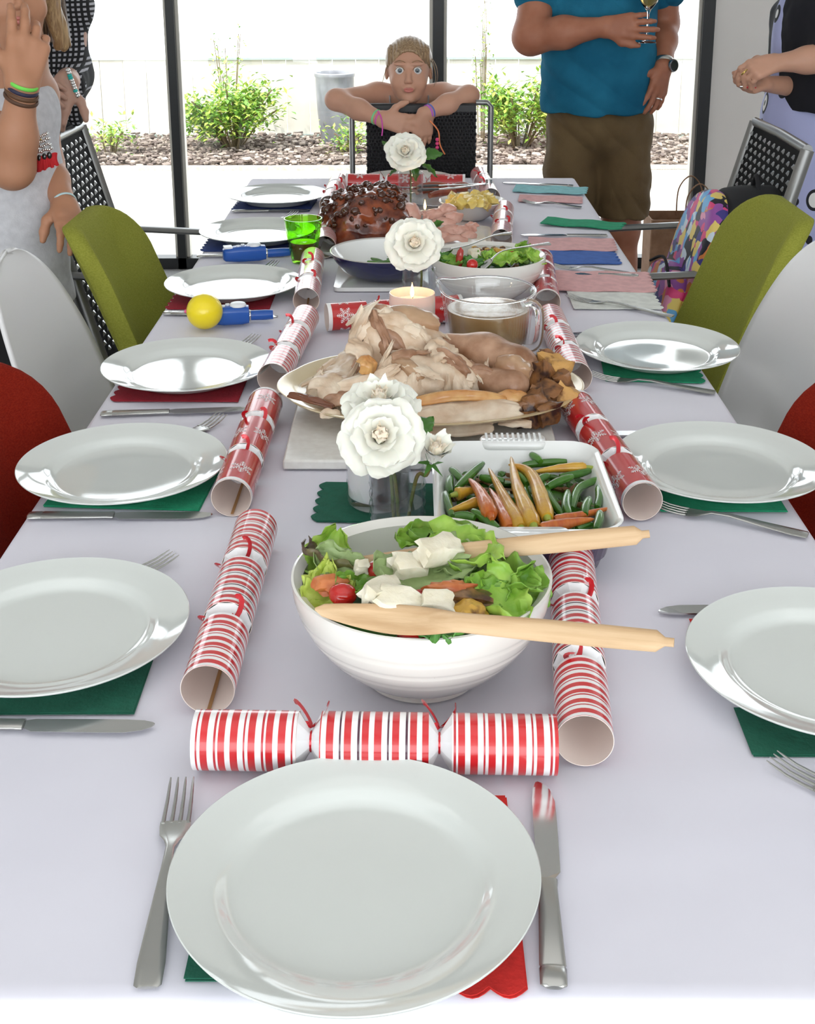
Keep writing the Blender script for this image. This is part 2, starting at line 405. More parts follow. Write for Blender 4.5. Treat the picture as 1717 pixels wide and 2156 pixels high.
solo('tablecloth', cloth(), M_cloth, 'white tablecloth covering the whole long table', 'tablecloth')
# ------------------------------------------------------------ plates
M_china = mat('china', (.66, .69, .665), .06, spec=.65, coat=.6)
PR = [(0, .0065), (.045, .0063), (.085, .0062), (.0905, .0068), (.0955, .010), (.100, .0142), (.105, .0163), (.120, .0196), (.1315, .0225), (.1342, .0234), (.135, .0228), (.1345, .0216), (.120, .0172), (.104, .0132), (.098, .0085), (.090, .0040), (.0875, .0012), (.0835, .0004), (.081, .0012), (.079, .0030), (.04, .0036), (0, .0036)]
plate_mesh = MB().lathe(PR, 128).mesh('dinner_plate', M_china, True, True)
PL = [(-.041, .797, 'white dinner plate nearest the camera at the head of the table'),
      (-.360, 1.147, 'white dinner plate at the left edge beside the striped cracker, dark green napkin under it'),
      (-.378, 1.554, 'white dinner plate on a bright green napkin, left side beside the red cracker'),
      (-.362, 1.954, 'white dinner plate on a dark red napkin beside the white left chair'),
      (-.356, 2.464, 'white dinner plate behind the yellow ball'),
      (-.361, 2.930, 'white dinner plate behind the blue gadget, beside the green tumbler'),
      (-.360, 3.370, 'farthest white dinner plate on the left side, over a navy napkin'),
      (.395, 1.080, 'white dinner plate cut by the right edge, over red and dark green napkins'),
      (.400, 1.558, 'white dinner plate on a green napkin beside the big red snowflake cracker, right side'),
      (.407, 2.047, 'white dinner plate beside the white right chair'),
      (-.013, 3.60, 'white dinner plate at the far end, partly hidden by the farthest rose')]
for i, (x, y, lab) in enumerate(PL):
    o = link('dinner_plate', plate_mesh); o.scale = (1.006,)*3 if i == 0 else (1, 1, 1); o.location = (x-(.002 if i == 0 else 0), y-(.006 if i == 0 else 0), TZ+.0035 if i != 10 else TZ+.001)
    tag(o, lab, 'plate', 'white dinner plates')
# ------------------------------------------------------------ napkins
def napmat(nm, c): return mat('napkin_'+nm, c, .9, col2=tuple(x*.85 for x in c), scale=60, bump=.4, bscale=220)
N_dg = napmat('dark_green', (.012, .115, .07)); N_g = napmat('green', (.015, .30, .15)); N_r = napmat('red', (.62, .025, .02)); N_dr = napmat('dark_red', (.33, .015, .03))
N_nv = napmat('navy', (.02, .05, .22)); N_p = napmat('pink', (.72, .42, .42)); N_b = napmat('blue', (.055, .14, .45)); N_t = napmat('teal', (.26, .56, .60)); N_w = napmat('ivory', (.72, .74, .70))
def napkin(label, a, b, depth, m, sc='', th=.0016, z=TZ+.0004, wave=0, layers=2):
    """a, b: world xy of the front edge (left, right); depth: extent away from it; sc: scalloped side"""
    a = Vector((a[0], a[1], 0)); b = Vector((b[0], b[1], 0)); e = (b-a).normalized(); n = Vector((-e.y, e.x, 0)); W = (b-a).length
    cor = [Vector((0, 0)), Vector((W, 0)), Vector((W, depth)), Vector((0, depth))]; nm = 'FRBL'
    t = thing('paper_napkin', label, 'napkin', tuple(a+Vector((0, 0, z))), math.atan2(e.y, e.x), 'paper napkins')
    for ly in range(layers):
        poly = []
        for i in range(4):
            p, q = cor[i], cor[(i+1) % 4]; d = q-p; L = d.length; out = Vector((d.y, -d.x))/L
            ns = max(2, int(round(L/.025))) if nm[i] in sc else 0
            if ns:
                for s in range(ns):
                    for k in range(6):
                        tt = (s+k/6)/ns; poly.append(p+d*tt+out*(.008*math.sin(PI*k/6)))
            else:
                ks = 10
                for k in range(ks): poly.append(p+d*(k/ks))
        poly = [Vector((p.x+(-.0012 if ly else 0), p.y+(.0015 if ly else 0))) for p in poly]
        mb = MB(); np_ = len(poly)
        def zz(p, top): return (th/layers)*(ly+(1 if top else 0.08))+wave*(.5+.5*math.sin(p.x*62+1))*(1 if ly else .85)
        c = sum(poly, Vector((0, 0)))/np_
        rings = [1, .75, .45, .15]; v = []
        for top in (0, 1):
            for r in rings:
                for p in poly: q = c+(p-c)*r; v.append((q.x, q.y, zz(q, top)))
        f = []
        nr = len(rings)
        for top in (0, 1):
            o = top*nr*np_
            for k in range(nr-1):
                for i in range(np_):
                    j = (i+1) % np_; f.append((o+k*np_+i, o+k*np_+j, o+(k+1)*np_+j, o+(k+1)*np_+i))
            f.append(tuple(o+(nr-1)*np_+i for i in range(np_)))
        for i in range(np_): j = (i+1) % np_; f.append((i, j, nr*np_+j, nr*np_+i))
        mb.add(v, f); part('ply', mb, m, t)
    return t
def O(x, y): p = on(x, y); return (p.x, p.y)
napkin('dark green napkin corner peeking from under the nearest plate at lower left', O(390, 2068), O(640, 2068), .18, N_dg)
napkin('bright red napkin with scalloped edge under the nearest plate', O(955, 2085), O(1112, 2085), .20, N_r, 'F', z=TZ+.0006)
napkin('dark green napkin under the left-hand plate at the photo\'s left edge', O(-60, 1506), O(283, 1505), .17, N_dg)
napkin('bright green napkin under the left plate beside the red cracker', O(92, 1068), O(420, 1077), .15, N_g)
napkin('dark red napkin with scalloped end under the plate by the white left chair', O(240, 846), O(502, 847), .15, N_dr, 'L')
napkin('dark red napkin with scalloped end under the plate behind the yellow ball', O(355, 652), O(568, 652), .15, N_dr, 'L')
napkin('navy napkin under the plate behind the blue gadget', O(428, 530), O(640, 530), .15, N_nv, 'L')
napkin('navy napkin under the farthest left plate', O(492, 443), O(652, 445), .15, N_nv, 'L')
napkin('bright red napkin corner under the right-hand plate at the photo\'s edge', O(1500, 1420), O(1800, 1420), .10, N_r)
napkin('dark green napkin under the right-hand plate at the photo\'s edge', O(1588, 1594), O(1850, 1596), .07, N_dg)
napkin('green napkin under the right plate beside the big red snowflake cracker', O(1392, 1078), O(1660, 1079), .12, N_g)
napkin('green napkin with scalloped end under the plate by the white right chair', O(1276, 803), O(1478, 808), .13, N_g, 'R')
napkin('dark green scalloped napkin under the tall white candle', O(668, 1100), O(960, 1105), .115, N_dg, 'L')
napkin('white folded napkin with fringed end on the right, behind the fork', O(1210, 652), O(1392, 652), .125, N_w, 'R', wave=.001)
napkin('pink folded napkin nearest the camera, overlapping the white one', O(1172, 616), O(1378, 619), .155, N_p, 'R', wave=.0025, z=TZ+.0022)
napkin('royal blue folded napkin beside the far salad bowl', O(1145, 557), O(1305, 557), .155, N_b, 'R', wave=.0015)
napkin('pink folded napkin overlapping the royal blue one', O(1115, 529), O(1295, 532), .12, N_p, 'R', wave=.0025, z=TZ+.0022)
napkin('green folded napkin lying askew over the table edge', O(1138, 474), O(1302, 486), .08, N_g, 'R', wave=.003, z=TZ+.001)
napkin('pink folded napkin with a teal one behind it', O(1092, 426), O(1222, 429), .09, N_p, 'R', wave=.002)
napkin('pale teal folded napkin at the far right of the table', O(1080, 407), O(1230, 412), .10, N_t, 'R', wave=.003, z=TZ+.0022)
# ------------------------------------------------------------ cutlery
M_steel = mat('steel', (.62, .62, .61), .16, 1.0)
M_steelb = mat('steel_brushed', (.50, .50, .48), .27, 1.0)
def strip(pts, mi=0, n=10):             # pts: (x, halfwidth, z, thickness)
    mb = MB(); v = []
    for x, hw, z, th in pts:
        for k in range(n): a = 2*PI*k/n; v.append((x, math.copysign(abs(math.cos(a))**.7, math.cos(a))*hw, z+math.sin(a)*th/2))
    m = len(pts); f = [(i*n+k, i*n+(k+1) % n, (i+1)*n+(k+1) % n, (i+1)*n+k) for i in range(m-1) for k in range(n)]
    f += [tuple(range(n))[::-1], tuple((m-1)*n+k for k in range(n))]; return mb.add(v, f, mi)
def make_fork(label, L=.2):
    t = thing('fork', label, 'fork', group='stainless steel forks'); s = L/.2
    part('handle', strip([(0, .007, .0015, .0022), (.002, .0095, .0016, .0026), (.02, .0098, .0022, .003), (.06, .0072, .005, .003), (.10, .0042, .0085, .003), (.122, .0035, .008, .003), (.132, .006, .0055, .0025), (.140, .0108, .004, .002), (.150, .0122, .003, .0018), (.156, .0122, .003, .0016)]), M_steelb, t)
    for k in range(4):
        y = (k-1.5)*.0066
        part('tine', MB().tube([(.154, y, .003), (.165, y, .0032), (.18, y*.97, .0045), (.193, y*.95, .0075), (.2, y*.94, .0095)], [.0019, .0017, .0015, .0012, .0006], 6, flat=.7), M_steelb, t)
    t.scale = (s, 1, 1); return t
def make_knife(label, L=.22):
    t = thing('knife', label, 'knife', group='stainless steel knives'); s = L/.22
    part('handle', strip([(0, .006, .003, .003), (.002, .0092, .0032, .005), (.016, .0096, .0034, .0055), (.0165, .0090, .0034, .0050), (.0185, .0090, .0034, .0050), (.019, .0094, .0034, .0055), (.095, .0072, .0034, .0055), (.100, .0078, .0034, .0055), (.103, .0078, .0034, .005)], n=16), M_steelb, t)
    mb = MB(); pts = [(.102, -.004, .005), (.112, -.0102, .0075), (.17, -.0105, .0085), (.195, -.0100, .0085), (.21, -.0065, .0075), (.218, -.001, .005), (.22, .003, .0035)]
    v = []; 
    for x, a, b in pts: v += [(x, a, .0030), (x, b, .0022), (x, b, .0042), (x, a, .0034)]
    f = [(i*4+k, i*4+(k+1) % 4, (i+1)*4+(k+1) % 4, (i+1)*4+k) for i in range(len(pts)-1) for k in range(4)]+[(0, 1, 2, 3), tuple(len(pts)*4-4+k for k in range(4))]
    part('blade', mb.add(v, f), M_steel, t, smooth=False); t.scale = (s, 1, 1); return t
_fork = make_fork('fork'); _knife = make_knife('knife'); usedc = set()
def lay(proto, label, a, b, fixL=None, z=TZ+.0006, pitch=0):
    """a = tip pixel, b = handle-end pixel (both on the cloth)"""
    A, B = on(*a), on(*b); d = (A-B).xy; L = d.length if not fixL else fixL
    if fixL: d = d.normalized()*fixL; B = A-Vector((d.x, d.y, 0))
    if proto.name in usedc: o = dup(proto)
    else: o = proto; usedc.add(proto.name)
    base = .2 if 'fork' in proto.name else .22
    o.location = (B.x, B.y, z); o.rotation_euler = (0, -pitch, math.atan2(d.y, d.x)); o.scale = (L/base, 1, 1); o['label'] = label; return o
lay(_fork, 'fork left of the nearest plate, tines pointing away', (385, 1658), (310, 2085))
lay(_fork, 'fork in front of the right plate on green, handle at the table edge', (1376, 1070), (1702, 1130))
lay(_fork, 'fork lying in front of the plate by the white right chair', (1245, 797), (1507, 829))
lay(_fork, 'fork on the white folded napkin', (1195, 630), (1418, 668))
lay(_fork, 'fork in front of the royal blue napkin', (1163, 565), (1330, 577))
lay(_fork, 'farthest fork on the right, in front of a pink napkin', (1100, 428), (1225, 438))
lay(_fork, 'fork cut by the right photo edge, below the right-hand plate', (1624, 1612), (1717, 1655), .19)
lay(_fork, 'fork tines poking out behind the left-edge plate', (368, 1180), (305, 1205), .19)
lay(_fork, 'fork tines poking out behind the left plate on bright green', (468, 884), (415, 912), .19)
lay(_fork, 'fork tines poking out behind the plate by the white left chair', (541, 715), (510, 730), .19)
lay(_fork, 'fork tip poking out behind the plate with the yellow ball', (582, 557), (560, 567), .19)
lay(_fork, 'fork tip poking out behind the plate beside the green tumbler', (622, 452), (603, 461), .19)
lay(_knife, 'knife right of the nearest plate reflecting red stripes', (1140, 1655), (1167, 2090), z=TZ+.001)
lay(_knife, 'knife in front of the plate on bright green, left side', (448, 1091), (58, 1091))
lay(_knife, 'knife at the left photo edge below the left-hand plate', (325, 1537), (-60, 1532), .22)
lay(_knife, 'knife in front of the dark red napkin by the white left chair', (520, 866), (212, 876))
lay(_knife, 'knife under the yellow ball', (585, 671), (333, 662), .22)
lay(_knife, 'knife under the far blue gadget', (612, 538), (415, 542))
lay(_knife, 'knife in front of the farthest left plate', (655, 445), (489, 447))
lay(_knife, 'knife tip showing left of the right-hand plate at the photo edge', (1385, 1291), (1575, 1291), .22)
lay(_knife, 'knife behind the right plate beside the snowflake cracker', (1262, 918), (1345, 918), .22)
lay(_knife, 'knife behind the plate by the white right chair', (1196, 707), (1260, 707), .21)
lay(_knife, 'knife lying behind the nearer pink napkin on the right', (1165, 579), (1345, 584))
lay(_knife, 'knife behind the pink and royal blue napkins', (1096, 498), (1280, 499))
lay(_knife, 'farthest knife on the right behind the teal napkin', (1058, 387), (1208, 394))
# ------------------------------------------------------------ crackers
def stripe_mat(name, red, white, line):
    m = mat(name, white, .28, coat=.6); nt = m.node_tree; N = nt.nodes; L = nt.links; b = N['Principled BSDF']
    tc = N.new('ShaderNodeTexCoord'); sp = N.new('ShaderNodeSeparateXYZ'); L.new(tc.outputs['Object'], sp.inputs[0])
    a = N.new('ShaderNodeMath'); a.operation = 'MULTIPLY_ADD'; a.inputs[1].default_value = 1/.040; a.inputs[2].default_value = 10; L.new(sp.outputs[0], a.inputs[0])
    f = N.new('ShaderNodeMath'); f.operation = 'FRACT'; L.new(a.outputs[0], f.inputs[0])
    cr = N.new('ShaderNodeValToRGB'); cr.color_ramp.interpolation = 'CONSTANT'; L.new(f.outputs[0], cr.inputs[0])
    st = [(0, red), (.155, white), (.27, line), (.31, white), (.375, red), (.52, white), (.65, line), (.70, white), (.745, red), (.89, white)]
    e = cr.color_ramp.elements
    while len(e) < len(st): e.new(.5)
    for q, (p, c) in zip(e, st): q.position = p; q.color = (*c, 1)
    L.new(cr.outputs[0], b.inputs['Base Color']); return m
K_str = stripe_mat('cracker_stripes', (.58, .02, .025), (.85, .83, .83), (.50, .02, .03))
K_strm = stripe_mat('cracker_foil_stripes', (.55, .015, .02), (.85, .83, .83), (.06, .01, .03))
K_red = mat('cracker_red_card', (.50, .018, .02), .25, coat=.6)
K_in = mat('cracker_inside', (.86, .74, .68), .8); K_wh = mat('cracker_white', (.84, .83, .84), .5)
K_snap = mat('cracker_snap', (.38, .20, .08), .7); K_rib = mat('cracker_ribbon', (.55, .01, .02), .2, .3, coat=.5)
RC = .0248
def ctube(x0, x1, r, band=None):
    mb = MB(); mb.lathe([(r, x0), (r, x1)], 48, 0, axis='x'); mb.lathe([(r-.0006, x1), (r-.0006, x0)], 48, 1, axis='x')
    for x in (x0, x1): mb.lathe([(r, x), (r-.0006, x)], 48, 1, axis='x')
    return mb
def snow(x, ang, r, s):                 # a six-armed snowflake print wrapped round the card tube
    mb = MB()
    def bar(u0, v0, u1, v1, w):
        d = Vector((u1-u0, v1-v0)); d.normalize(); n = Vector((-d.y, d.x))*w/2; q = [(u0+n.x, v0+n.y), (u1+n.x, v1+n.y), (u1-n.x, v1-n.y), (u0-n.x, v0-n.y)]
        o = len(mb.v); mb.add([(x+a, (r+.0003)*math.cos(ang+b/r), (r+.0003)*math.sin(ang+b/r)) for a, b in q], [(0, 1, 2, 3)])
    for k in range(6):
        a = k*PI/3; c, d = math.cos(a), math.sin(a)
        for t0, t1 in ((.15, .6), (.6, 1.0)): bar(c*s*t0, d*s*t0, c*s*t1, d*s*t1, s*.07)
        for t, l in ((.4, .30), (.62, .26), (.82, .16)):
            for sg in (-1, 1):
                a2 = a+sg*PI/3.2; bar(c*s*t, d*s*t, c*s*t+math.cos(a2)*s*l, d*s*t+math.sin(a2)*s*l, s*.06)
        a3 = a+PI/6; bar(math.cos(a3)*s*.2, math.sin(a3)*s*.2, math.cos(a3)*s*.42, math.sin(a3)*s*.42, s*.10)
    return mb
def ribbon(x, seed, r=.009):
    rg = random.Random(seed); mb = MB()
    mb.lathe([(r, x-.002), (r+.0008, x), (r, x+.002)], 16, axis='x')
    for k in range(2):
        a = rg.uniform(.7, 2.2) if k else rg.uniform(.2, 1.2); L = rg.uniform(.022, .032)
        pts = []
        for i in range(15):
            t = i/14; ph = t*7.5*(1 if k else -1)
            rr = r+L*t*.75+.001; pts.append(Vector((x+(.012*t+.004*math.cos(ph))*(1 if k else -1), rr*math.cos(a)+.006*math.sin(ph)*t, max(rr*math.sin(a)+.005*math.cos(ph), -.02))))
        mb.tube(pts, .0026, 4, flat=.12)
    return mb
def cracker(kind, label, a, b, seed, roll=0, snaps=True, L=.33, z=None, group=None, ex=0):
    """a, b: pixels of the two ends of the axis (a = nearer / left)"""
    zz = TZ+RC+.001 if z is None else z; A, B = on(*a, zz), on(*b, zz); d = (B-A); c = (A+B)/2; LL = d.length if L is None else L
    if L is not None: B = A+d.normalized()*L; c = (A+B)/2
    t = thing('christmas_cracker', label, 'cracker', tuple(c), math.atan2(d.y, d.x), group or ('striped crackers' if kind == 's' else 'red snowflake crackers')); s = LL/.33
    m1, m2 = (K_str, K_strm) if kind == 's' else (K_red, K_red)
    for sg in (-1, 1):
        x0, x1 = sorted((sg*.165*s, sg*.070*s)); e = part('tube_end', ctube(x0, x1, RC), [m1, K_in], t)
        if kind == 'r':
            xe = sg*.165*s; part('white_band', MB().lathe([(RC+.0003, xe), (RC+.0003, xe-sg*.007)], 48, axis='x'), K_wh, e)
            for q in (0.4, 1.9, 3.5): part('snowflake', snow(sg*.125*s, q+roll, RC, .016), K_wh, e, smooth=False)
        xn = sg*.0585*s; nk = MB().lathe([(RC*.99, sg*.070*s), (RC*.62, sg*.0635*s), (.0075, xn), (RC*.62, sg*.0545*s), (RC*.98, sg*.049*s)], 10, axis='x')
        part('pinched_neck', nk, K_wh, t, smooth=False)
        part('ribbon', ribbon(xn, seed+sg, .0085), K_rib, t)
    bl = part('barrel', ctube(-.049*s, .049*s, RC), [m2, K_in], t)
    if kind == 'r':
        for q in (0.9, 2.4, 4.2): part('snowflake', snow(0, q+roll, RC, .016), K_wh, bl, smooth=False)
    if snaps and seed in (12, 45, 22): part('snap_strip', MB().box((-.0*s, 0, -RC+.003), (.328*s, .0035, .0006)), K_snap, t)
    return t
cracker('s', 'striped red and white cracker lying crosswise above the nearest plate', (412, 1557), (1172, 1568), 1, L=None)
cracker('s', 'striped cracker to the left of the near salad bowl, open end towards camera', (437, 1452), (525, 1160), 12, L=.33)
cracker('r', 'red snowflake cracker on the left, right of the plate on bright green', (487, 1048), (548, 880), 22)
cracker('s', 'striped cracker left of the turkey platter', (575, 797), (632, 690), 31)
cracker('s', 'striped cracker with bows in front of the green tumbler', (645, 633), (659, 545), 45)
cracker('s', 'shiny striped cracker behind the green tumbler, left of the ham', (684, 520), (692, 450), 52)
cracker('s', 'farthest striped cracker at the left, beside the red one at the far end', (693, 432), (712, 384), 66)
cracker('s', 'striped cracker to the right of the near salad bowl under the wooden spoon handles', (1232, 1560), (1205, 1200), 71)
cracker('r', 'large red snowflake cracker on the right beside the roast vegetable dish', (1354, 1056), (1228, 875), 83)
cracker('s', 'striped cracker right of the stuffing, behind the turkey platter', (1214, 795), (1163, 676), 95)
cracker('r', 'small red cracker right of the far salad bowl, open end towards camera', (1153, 637), (1143, 565), 101)
cracker('s', 'shiny striped cracker right of the sliced ham', (1056, 505), (1062, 440), 112)
cracker('s', 'striped cracker with bows behind the potato dish by the tongs', (1034, 416), (1015, 380), 123)
cracker('r', 'red snowflake cracker lying crosswise behind the turkey and candle', (688, 668), (930, 651), 131, roll=.9, L=.25)
cracker('r', 'red cracker lying crosswise at the far end of the table', (729, 384), (990, 386), 144)
# ============================================================ DISHES AND FOOD
M_bowl = mat('bowl_glaze', (.80, .78, .73), .18, coat=.5)
M_white = mat('white_glaze', (.80, .81, .80), .14, coat=.5)
M_purple = mat('purple_glaze', (.085, .055, .11), .25, coat=.4)
M_navy = mat('navy_glaze', (.006, .008, .06), .16, coat=.6)
M_spoonw = mat('beech_wood', (.50, .32, .17), .6, col2=(.64, .45, .27), scale=14, stretch=(.6, 9, 9), bump=.15, bscale=60)
def ribbed_bowl(label, c, Rr, zr, foot=.055, ribs=3):
    h = zr-TZ; t = thing('salad_bowl', label, 'bowl', (c[0], c[1], TZ)); pr = [(0, .004), (foot-.006, .004), (foot-.004, 0), (foot, 0), (foot+.001, .006)]
    n = 40
    for i in range(n+1):
        u = i/n; z = .006+(h-.008)*u; r = foot+(Rr-foot)*math.sin(u**.92*PI/2)**.84
        st = sum(1 for q in range(ribs) if u > .38+q*.17); fr = min([abs(u-(.38+q*.17)) for q in range(ribs)])
        r += -.0011*math.exp(-(fr/.008)**2); pr.append((r, z))
    pr += [(Rr+.0002, h-.0006), (Rr-.002, h), (Rr-.0045, h-.002)]
    for i in range(n, -1, -2):
        u = i/n; z = .012+(h-.018)*u; r = max(foot-.005+(Rr-.005-foot)*math.sin(u**.92*PI/2)**.84, 0); pr.append((r, z))
    pr.append((0, .011)); part('bowl_body', MB().lathe(pr, 96), M_bowl, t); return t
ribbed_bowl('large white ribbed salad bowl with wooden servers, nearest bowl', (.008, 1.097), .1225, .858)
ribbed_bowl('white ribbed salad bowl behind the gravy jug with two steel spoons', (.145, 2.42), .112, .842, .05)
# leaves
def ruffle(l, w, amp, fr, seed, curl=.3, fold=.25, lobes=5):
    nu, nv = 22, 15; sd = Vector((seed*3.7, seed*1.3, 0))
    def fn(u, v):
        s = (v-.5)*2; ww = w/2*(math.sin(PI*min(u**.62, 1)*.97+.03)**.6)*(1+.10*math.sin(u*lobes*6.28+seed)*abs(s))
        x = l*(u-.5)+.1*l*mn.noise(Vector((s*2, u, 0))+sd); y = s*ww
        z = abs(s)**2*w*fold*(.6+.4*mn.noise(Vector((u*2, s, 3))+sd))+amp*mn.noise(Vector((u*fr, s*fr, 1))+sd)*(.3+abs(s)**1.5*2.0)+curl*l*(u-.5)**2
        return (x, y, z-.0)
    return MB().grid(fn, nu, nv)
LG = {'g': mat('lettuce_green', (.10, .26, .02), .4, col2=(.22, .40, .06), scale=45, bump=.5, bscale=90, sss=.1),
      'b': mat('lettuce_bright', (.20, .42, .035), .38, col2=(.36, .56, .09), scale=40, bump=.5, bscale=90, sss=.1),
      'k': mat('lettuce_dark', (.045, .17, .03), .4, col2=(.10, .27, .05), scale=45, bump=.6, bscale=90),
      'o': mat('lettuce_grey', (.22, .30, .11), .45, col2=(.30, .40, .17), scale=35, bump=.7, bscale=100),
      'r': mat('lettuce_red', (.07, .035, .03), .4, col2=(.16, .15, .05), scale=35, bump=.5, bscale=80),
      'y': mat('lettuce_frill', (.34, .46, .05), .4, col2=(.50, .60, .12), scale=60, bump=.6, bscale=110)}
def leafy(label, px, py, z, l, w, m, rz=0, tx=0, ty=0, amp=.006, fr=5, seed=1, curl=.3, fold=.25, group='salad leaves'):
    p = on(px, py, z); me = ruffle(l, w, amp, fr, seed, curl, fold); o = solo('lettuce_leaf', me, LG[m], label, 'leaf', p, (tx, ty, rz), group)
    so = o.modifiers.new('thickness', 'SOLIDIFY'); so.thickness = .0008; return o
S1 = 'in the near salad bowl'
bed = MB()
rg = random.Random(11)
for k in range(120):
    a = rg.uniform(0, 6.28); rr = .10*math.sqrt(rg.random()); bed.blob((.008+rr*math.cos(a), 1.097+rr*math.sin(a), .822-rr*.12+rg.uniform(0, .014)), (rg.uniform(.008, .02), rg.uniform(.006, .014), rg.uniform(.002, .006)), 1, .3, 2, k, rg.randrange(3), Matrix.Rotation(rg.uniform(0, 6), 3, 'Z') @ Matrix.Rotation(rg.uniform(-.7, .7), 3, 'X'))
bed.lathe([(0, .792), (.09, .800), (.103, .818), (.09, .826), (0, .830)], 32, 0, (.008, 1.097, 0))
solo('salad_filling', bed, [LG['k'], LG['r'], mat('salad_brown', (.12, .05, .02), .5)], 'dark tangle of leaves and grains under the toppings in the near bowl', 'salad', kind='stuff')
for a in [('bright green leaf standing at the back left of the near bowl', 692, 1172, .852, .058, .05, 'b', 1.2, .3, -.6), ('dark red green leaf at the left of the near bowl', 700, 1194, .855, .07, .05, 'r', -.5, -.5, .2),
          ('frilly yellow green leaf hugging the left rim of the near bowl', 680, 1230, .855, .048, .035, 'y', 1.25, .1, -.5), ('frilly pale leaf below the left rim of the near bowl', 694, 1256, .852, .05, .04, 'y', .4, .4, -.3),
          ('folded grey green leaf lying under the back wooden spoon', 738, 1200, .862, .075, .035, 'o', -.45, .5, .1), ('grey green leaf left of the centre feta', 772, 1238, .857, .06, .034, 'g', .35, .2, .1),
          ('large crumpled grey green leaf in the middle of the near bowl', 893, 1218, .866, .095, .06, 'o', .25, .15, .05), ('olive brown leaf tip behind the crumpled middle leaf', 962, 1190, .866, .06, .05, 'o', -.6, .2, .2),
          ('big bright green lettuce leaf at the back right of the near bowl', 985, 1165, .872, .095, .058, 'b', -.9, .35, -.1), ('long green leaf running to the right rim of the near bowl', 1045, 1212, .862, .09, .05, 'g', -.55, .25, .15),
          ('green leaf standing against the right rim of the near bowl', 1108, 1240, .856, .045, .045, 'g', 1.2, .8, -.7), ('curled bright green leaf at the lower right of the near bowl', 1058, 1268, .856, .07, .05, 'b', -1.1, .1, .3),
          ('small curled green leaf beside the grilled potato', 1022, 1255, .858, .045, .04, 'g', .6, .6, .1), ('flat green leaf with seeds at the back of the near bowl', 930, 1130, .862, .07, .03, 'g', .25, .3, .1),
          ('pale green leaf at the very back of the near bowl', 885, 1140, .858, .05, .03, 'b', .1, .2, .1), ('dark green leaf under the front wooden spoon', 940, 1340, .853, .05, .03, 'k', .1, -.3, 0)]:
    leafy(*a, seed=len(a[0])+a[1])
M_feta = mat('feta', (.72, .66, .50), .6, col2=(.80, .75, .62), scale=50, bump=.5, bscale=150, sss=.1)
M_tom = mat('tomato', (.50, .012, .008), .12, coat=.6); M_tomd = mat('tomato_roasted', (.36, .02, .02), .2, col2=(.5, .05, .03), scale=40, coat=.5)
M_char = mat('grilled_veg', (.62, .36, .06), .4, col2=(.10, .03, .01), scale=55, ramp=(.5, .66), coat=.3); M_mush = mat('grilled_mushroom', (.30, .15, .05), .4, col2=(.06, .02, .01), scale=70, coat=.3)
M_org = mat('roast_pumpkin', (.60, .20, .06), .35, col2=(.42, .10, .03), scale=60, coat=.3); M_seed = mat('seed', (.60, .40, .16), .5)
def lump(name, label, cat, px, py, z, r, m, rz=0, tx=0, amp=.2, fr=2, seed=1, group=None, sub=3, kind=None):
    return solo(name, MB().blob((0, 0, 0), r, sub, amp, fr, seed), m, label, cat, on(px, py, z), (tx, .1, rz), group)
def cube_chunk(name, label, cat, p, r, m, rot, seed, group=None):
    import bmesh
    b = bmesh.new(); bmesh.ops.create_cube(b, size=2); bmesh.ops.subdivide_edges(b, edges=b.edges[:], cuts=3, use_grid_fill=True)
    v = []
    for q in b.verts:
        w = q.co*(1-.14*(q.co.length-1)) + Vector((1, 1, 1))*.14*mn.noise(q.co*1.3+Vector((seed, 0, 0))) + q.co*.34*mn.noise(q.co*1.4+Vector((0, seed*2.1, 0)))+q.co*.12*mn.noise(q.co*4+Vector((0, seed*2.1, 0)))
        v.append((w.x*r[0], w.y*r[1], w.z*r[2]))
    f = [tuple(x.index for x in q.verts) for q in b.faces]; b.free(); mb = MB(); mb.add(v, f)
    return solo(name, mb, m, label, cat, p, rot, group)
for lab, x, y, z, r, rz in [('biggest crumbly feta lump leaning on the back wooden spoon', 922, 1160, .884, (.022, .012, .010), .7), ('feta lump left of the biggest one under the spoon', 860, 1192, .876, (.018, .012, .008), .5), ('tall feta slab left of centre in the near bowl', 803, 1243, .874, (.020, .009, .009), .9),
                            ('broken feta piece touching the front wooden spoon', 848, 1270, .872, (.022, .013, .008), -.4), ('square feta cube on a red tomato in the near bowl', 920, 1270, .874, (.0135, .010, .007), .05), ('small feta crumb at the left under the back spoon', 762, 1192, .872, (.006, .006, .005), .2)]:
    cube_chunk('feta_chunk', lab, 'cheese', on(x, y, z), r, M_feta, (.3, .2, rz), x*.1, 'feta pieces in the near salad')
for lab, x, y, z, r, m in [('glossy red cherry tomato at the left of the near bowl', 722, 1252, .862, (.013, .012, .010), M_tom), ('roasted dark red tomato half between two feta lumps', 815, 1202, .866, (.020, .012, .010), M_tomd), ('red tomato under the square feta cube', 937, 1292, .858, (.020, .013, .009), M_tom),
                           ('red tomato left of the square feta cube', 886, 1264, .862, (.011, .010, .010), M_tomd), ('red tomato peeping below the front wooden spoon', 874, 1338, .852, (.016, .012, .008), M_tom)]:
    lump('cherry_tomato', lab, 'tomato', x, y, z, r, m, amp=.05, group='tomatoes in the near salad')
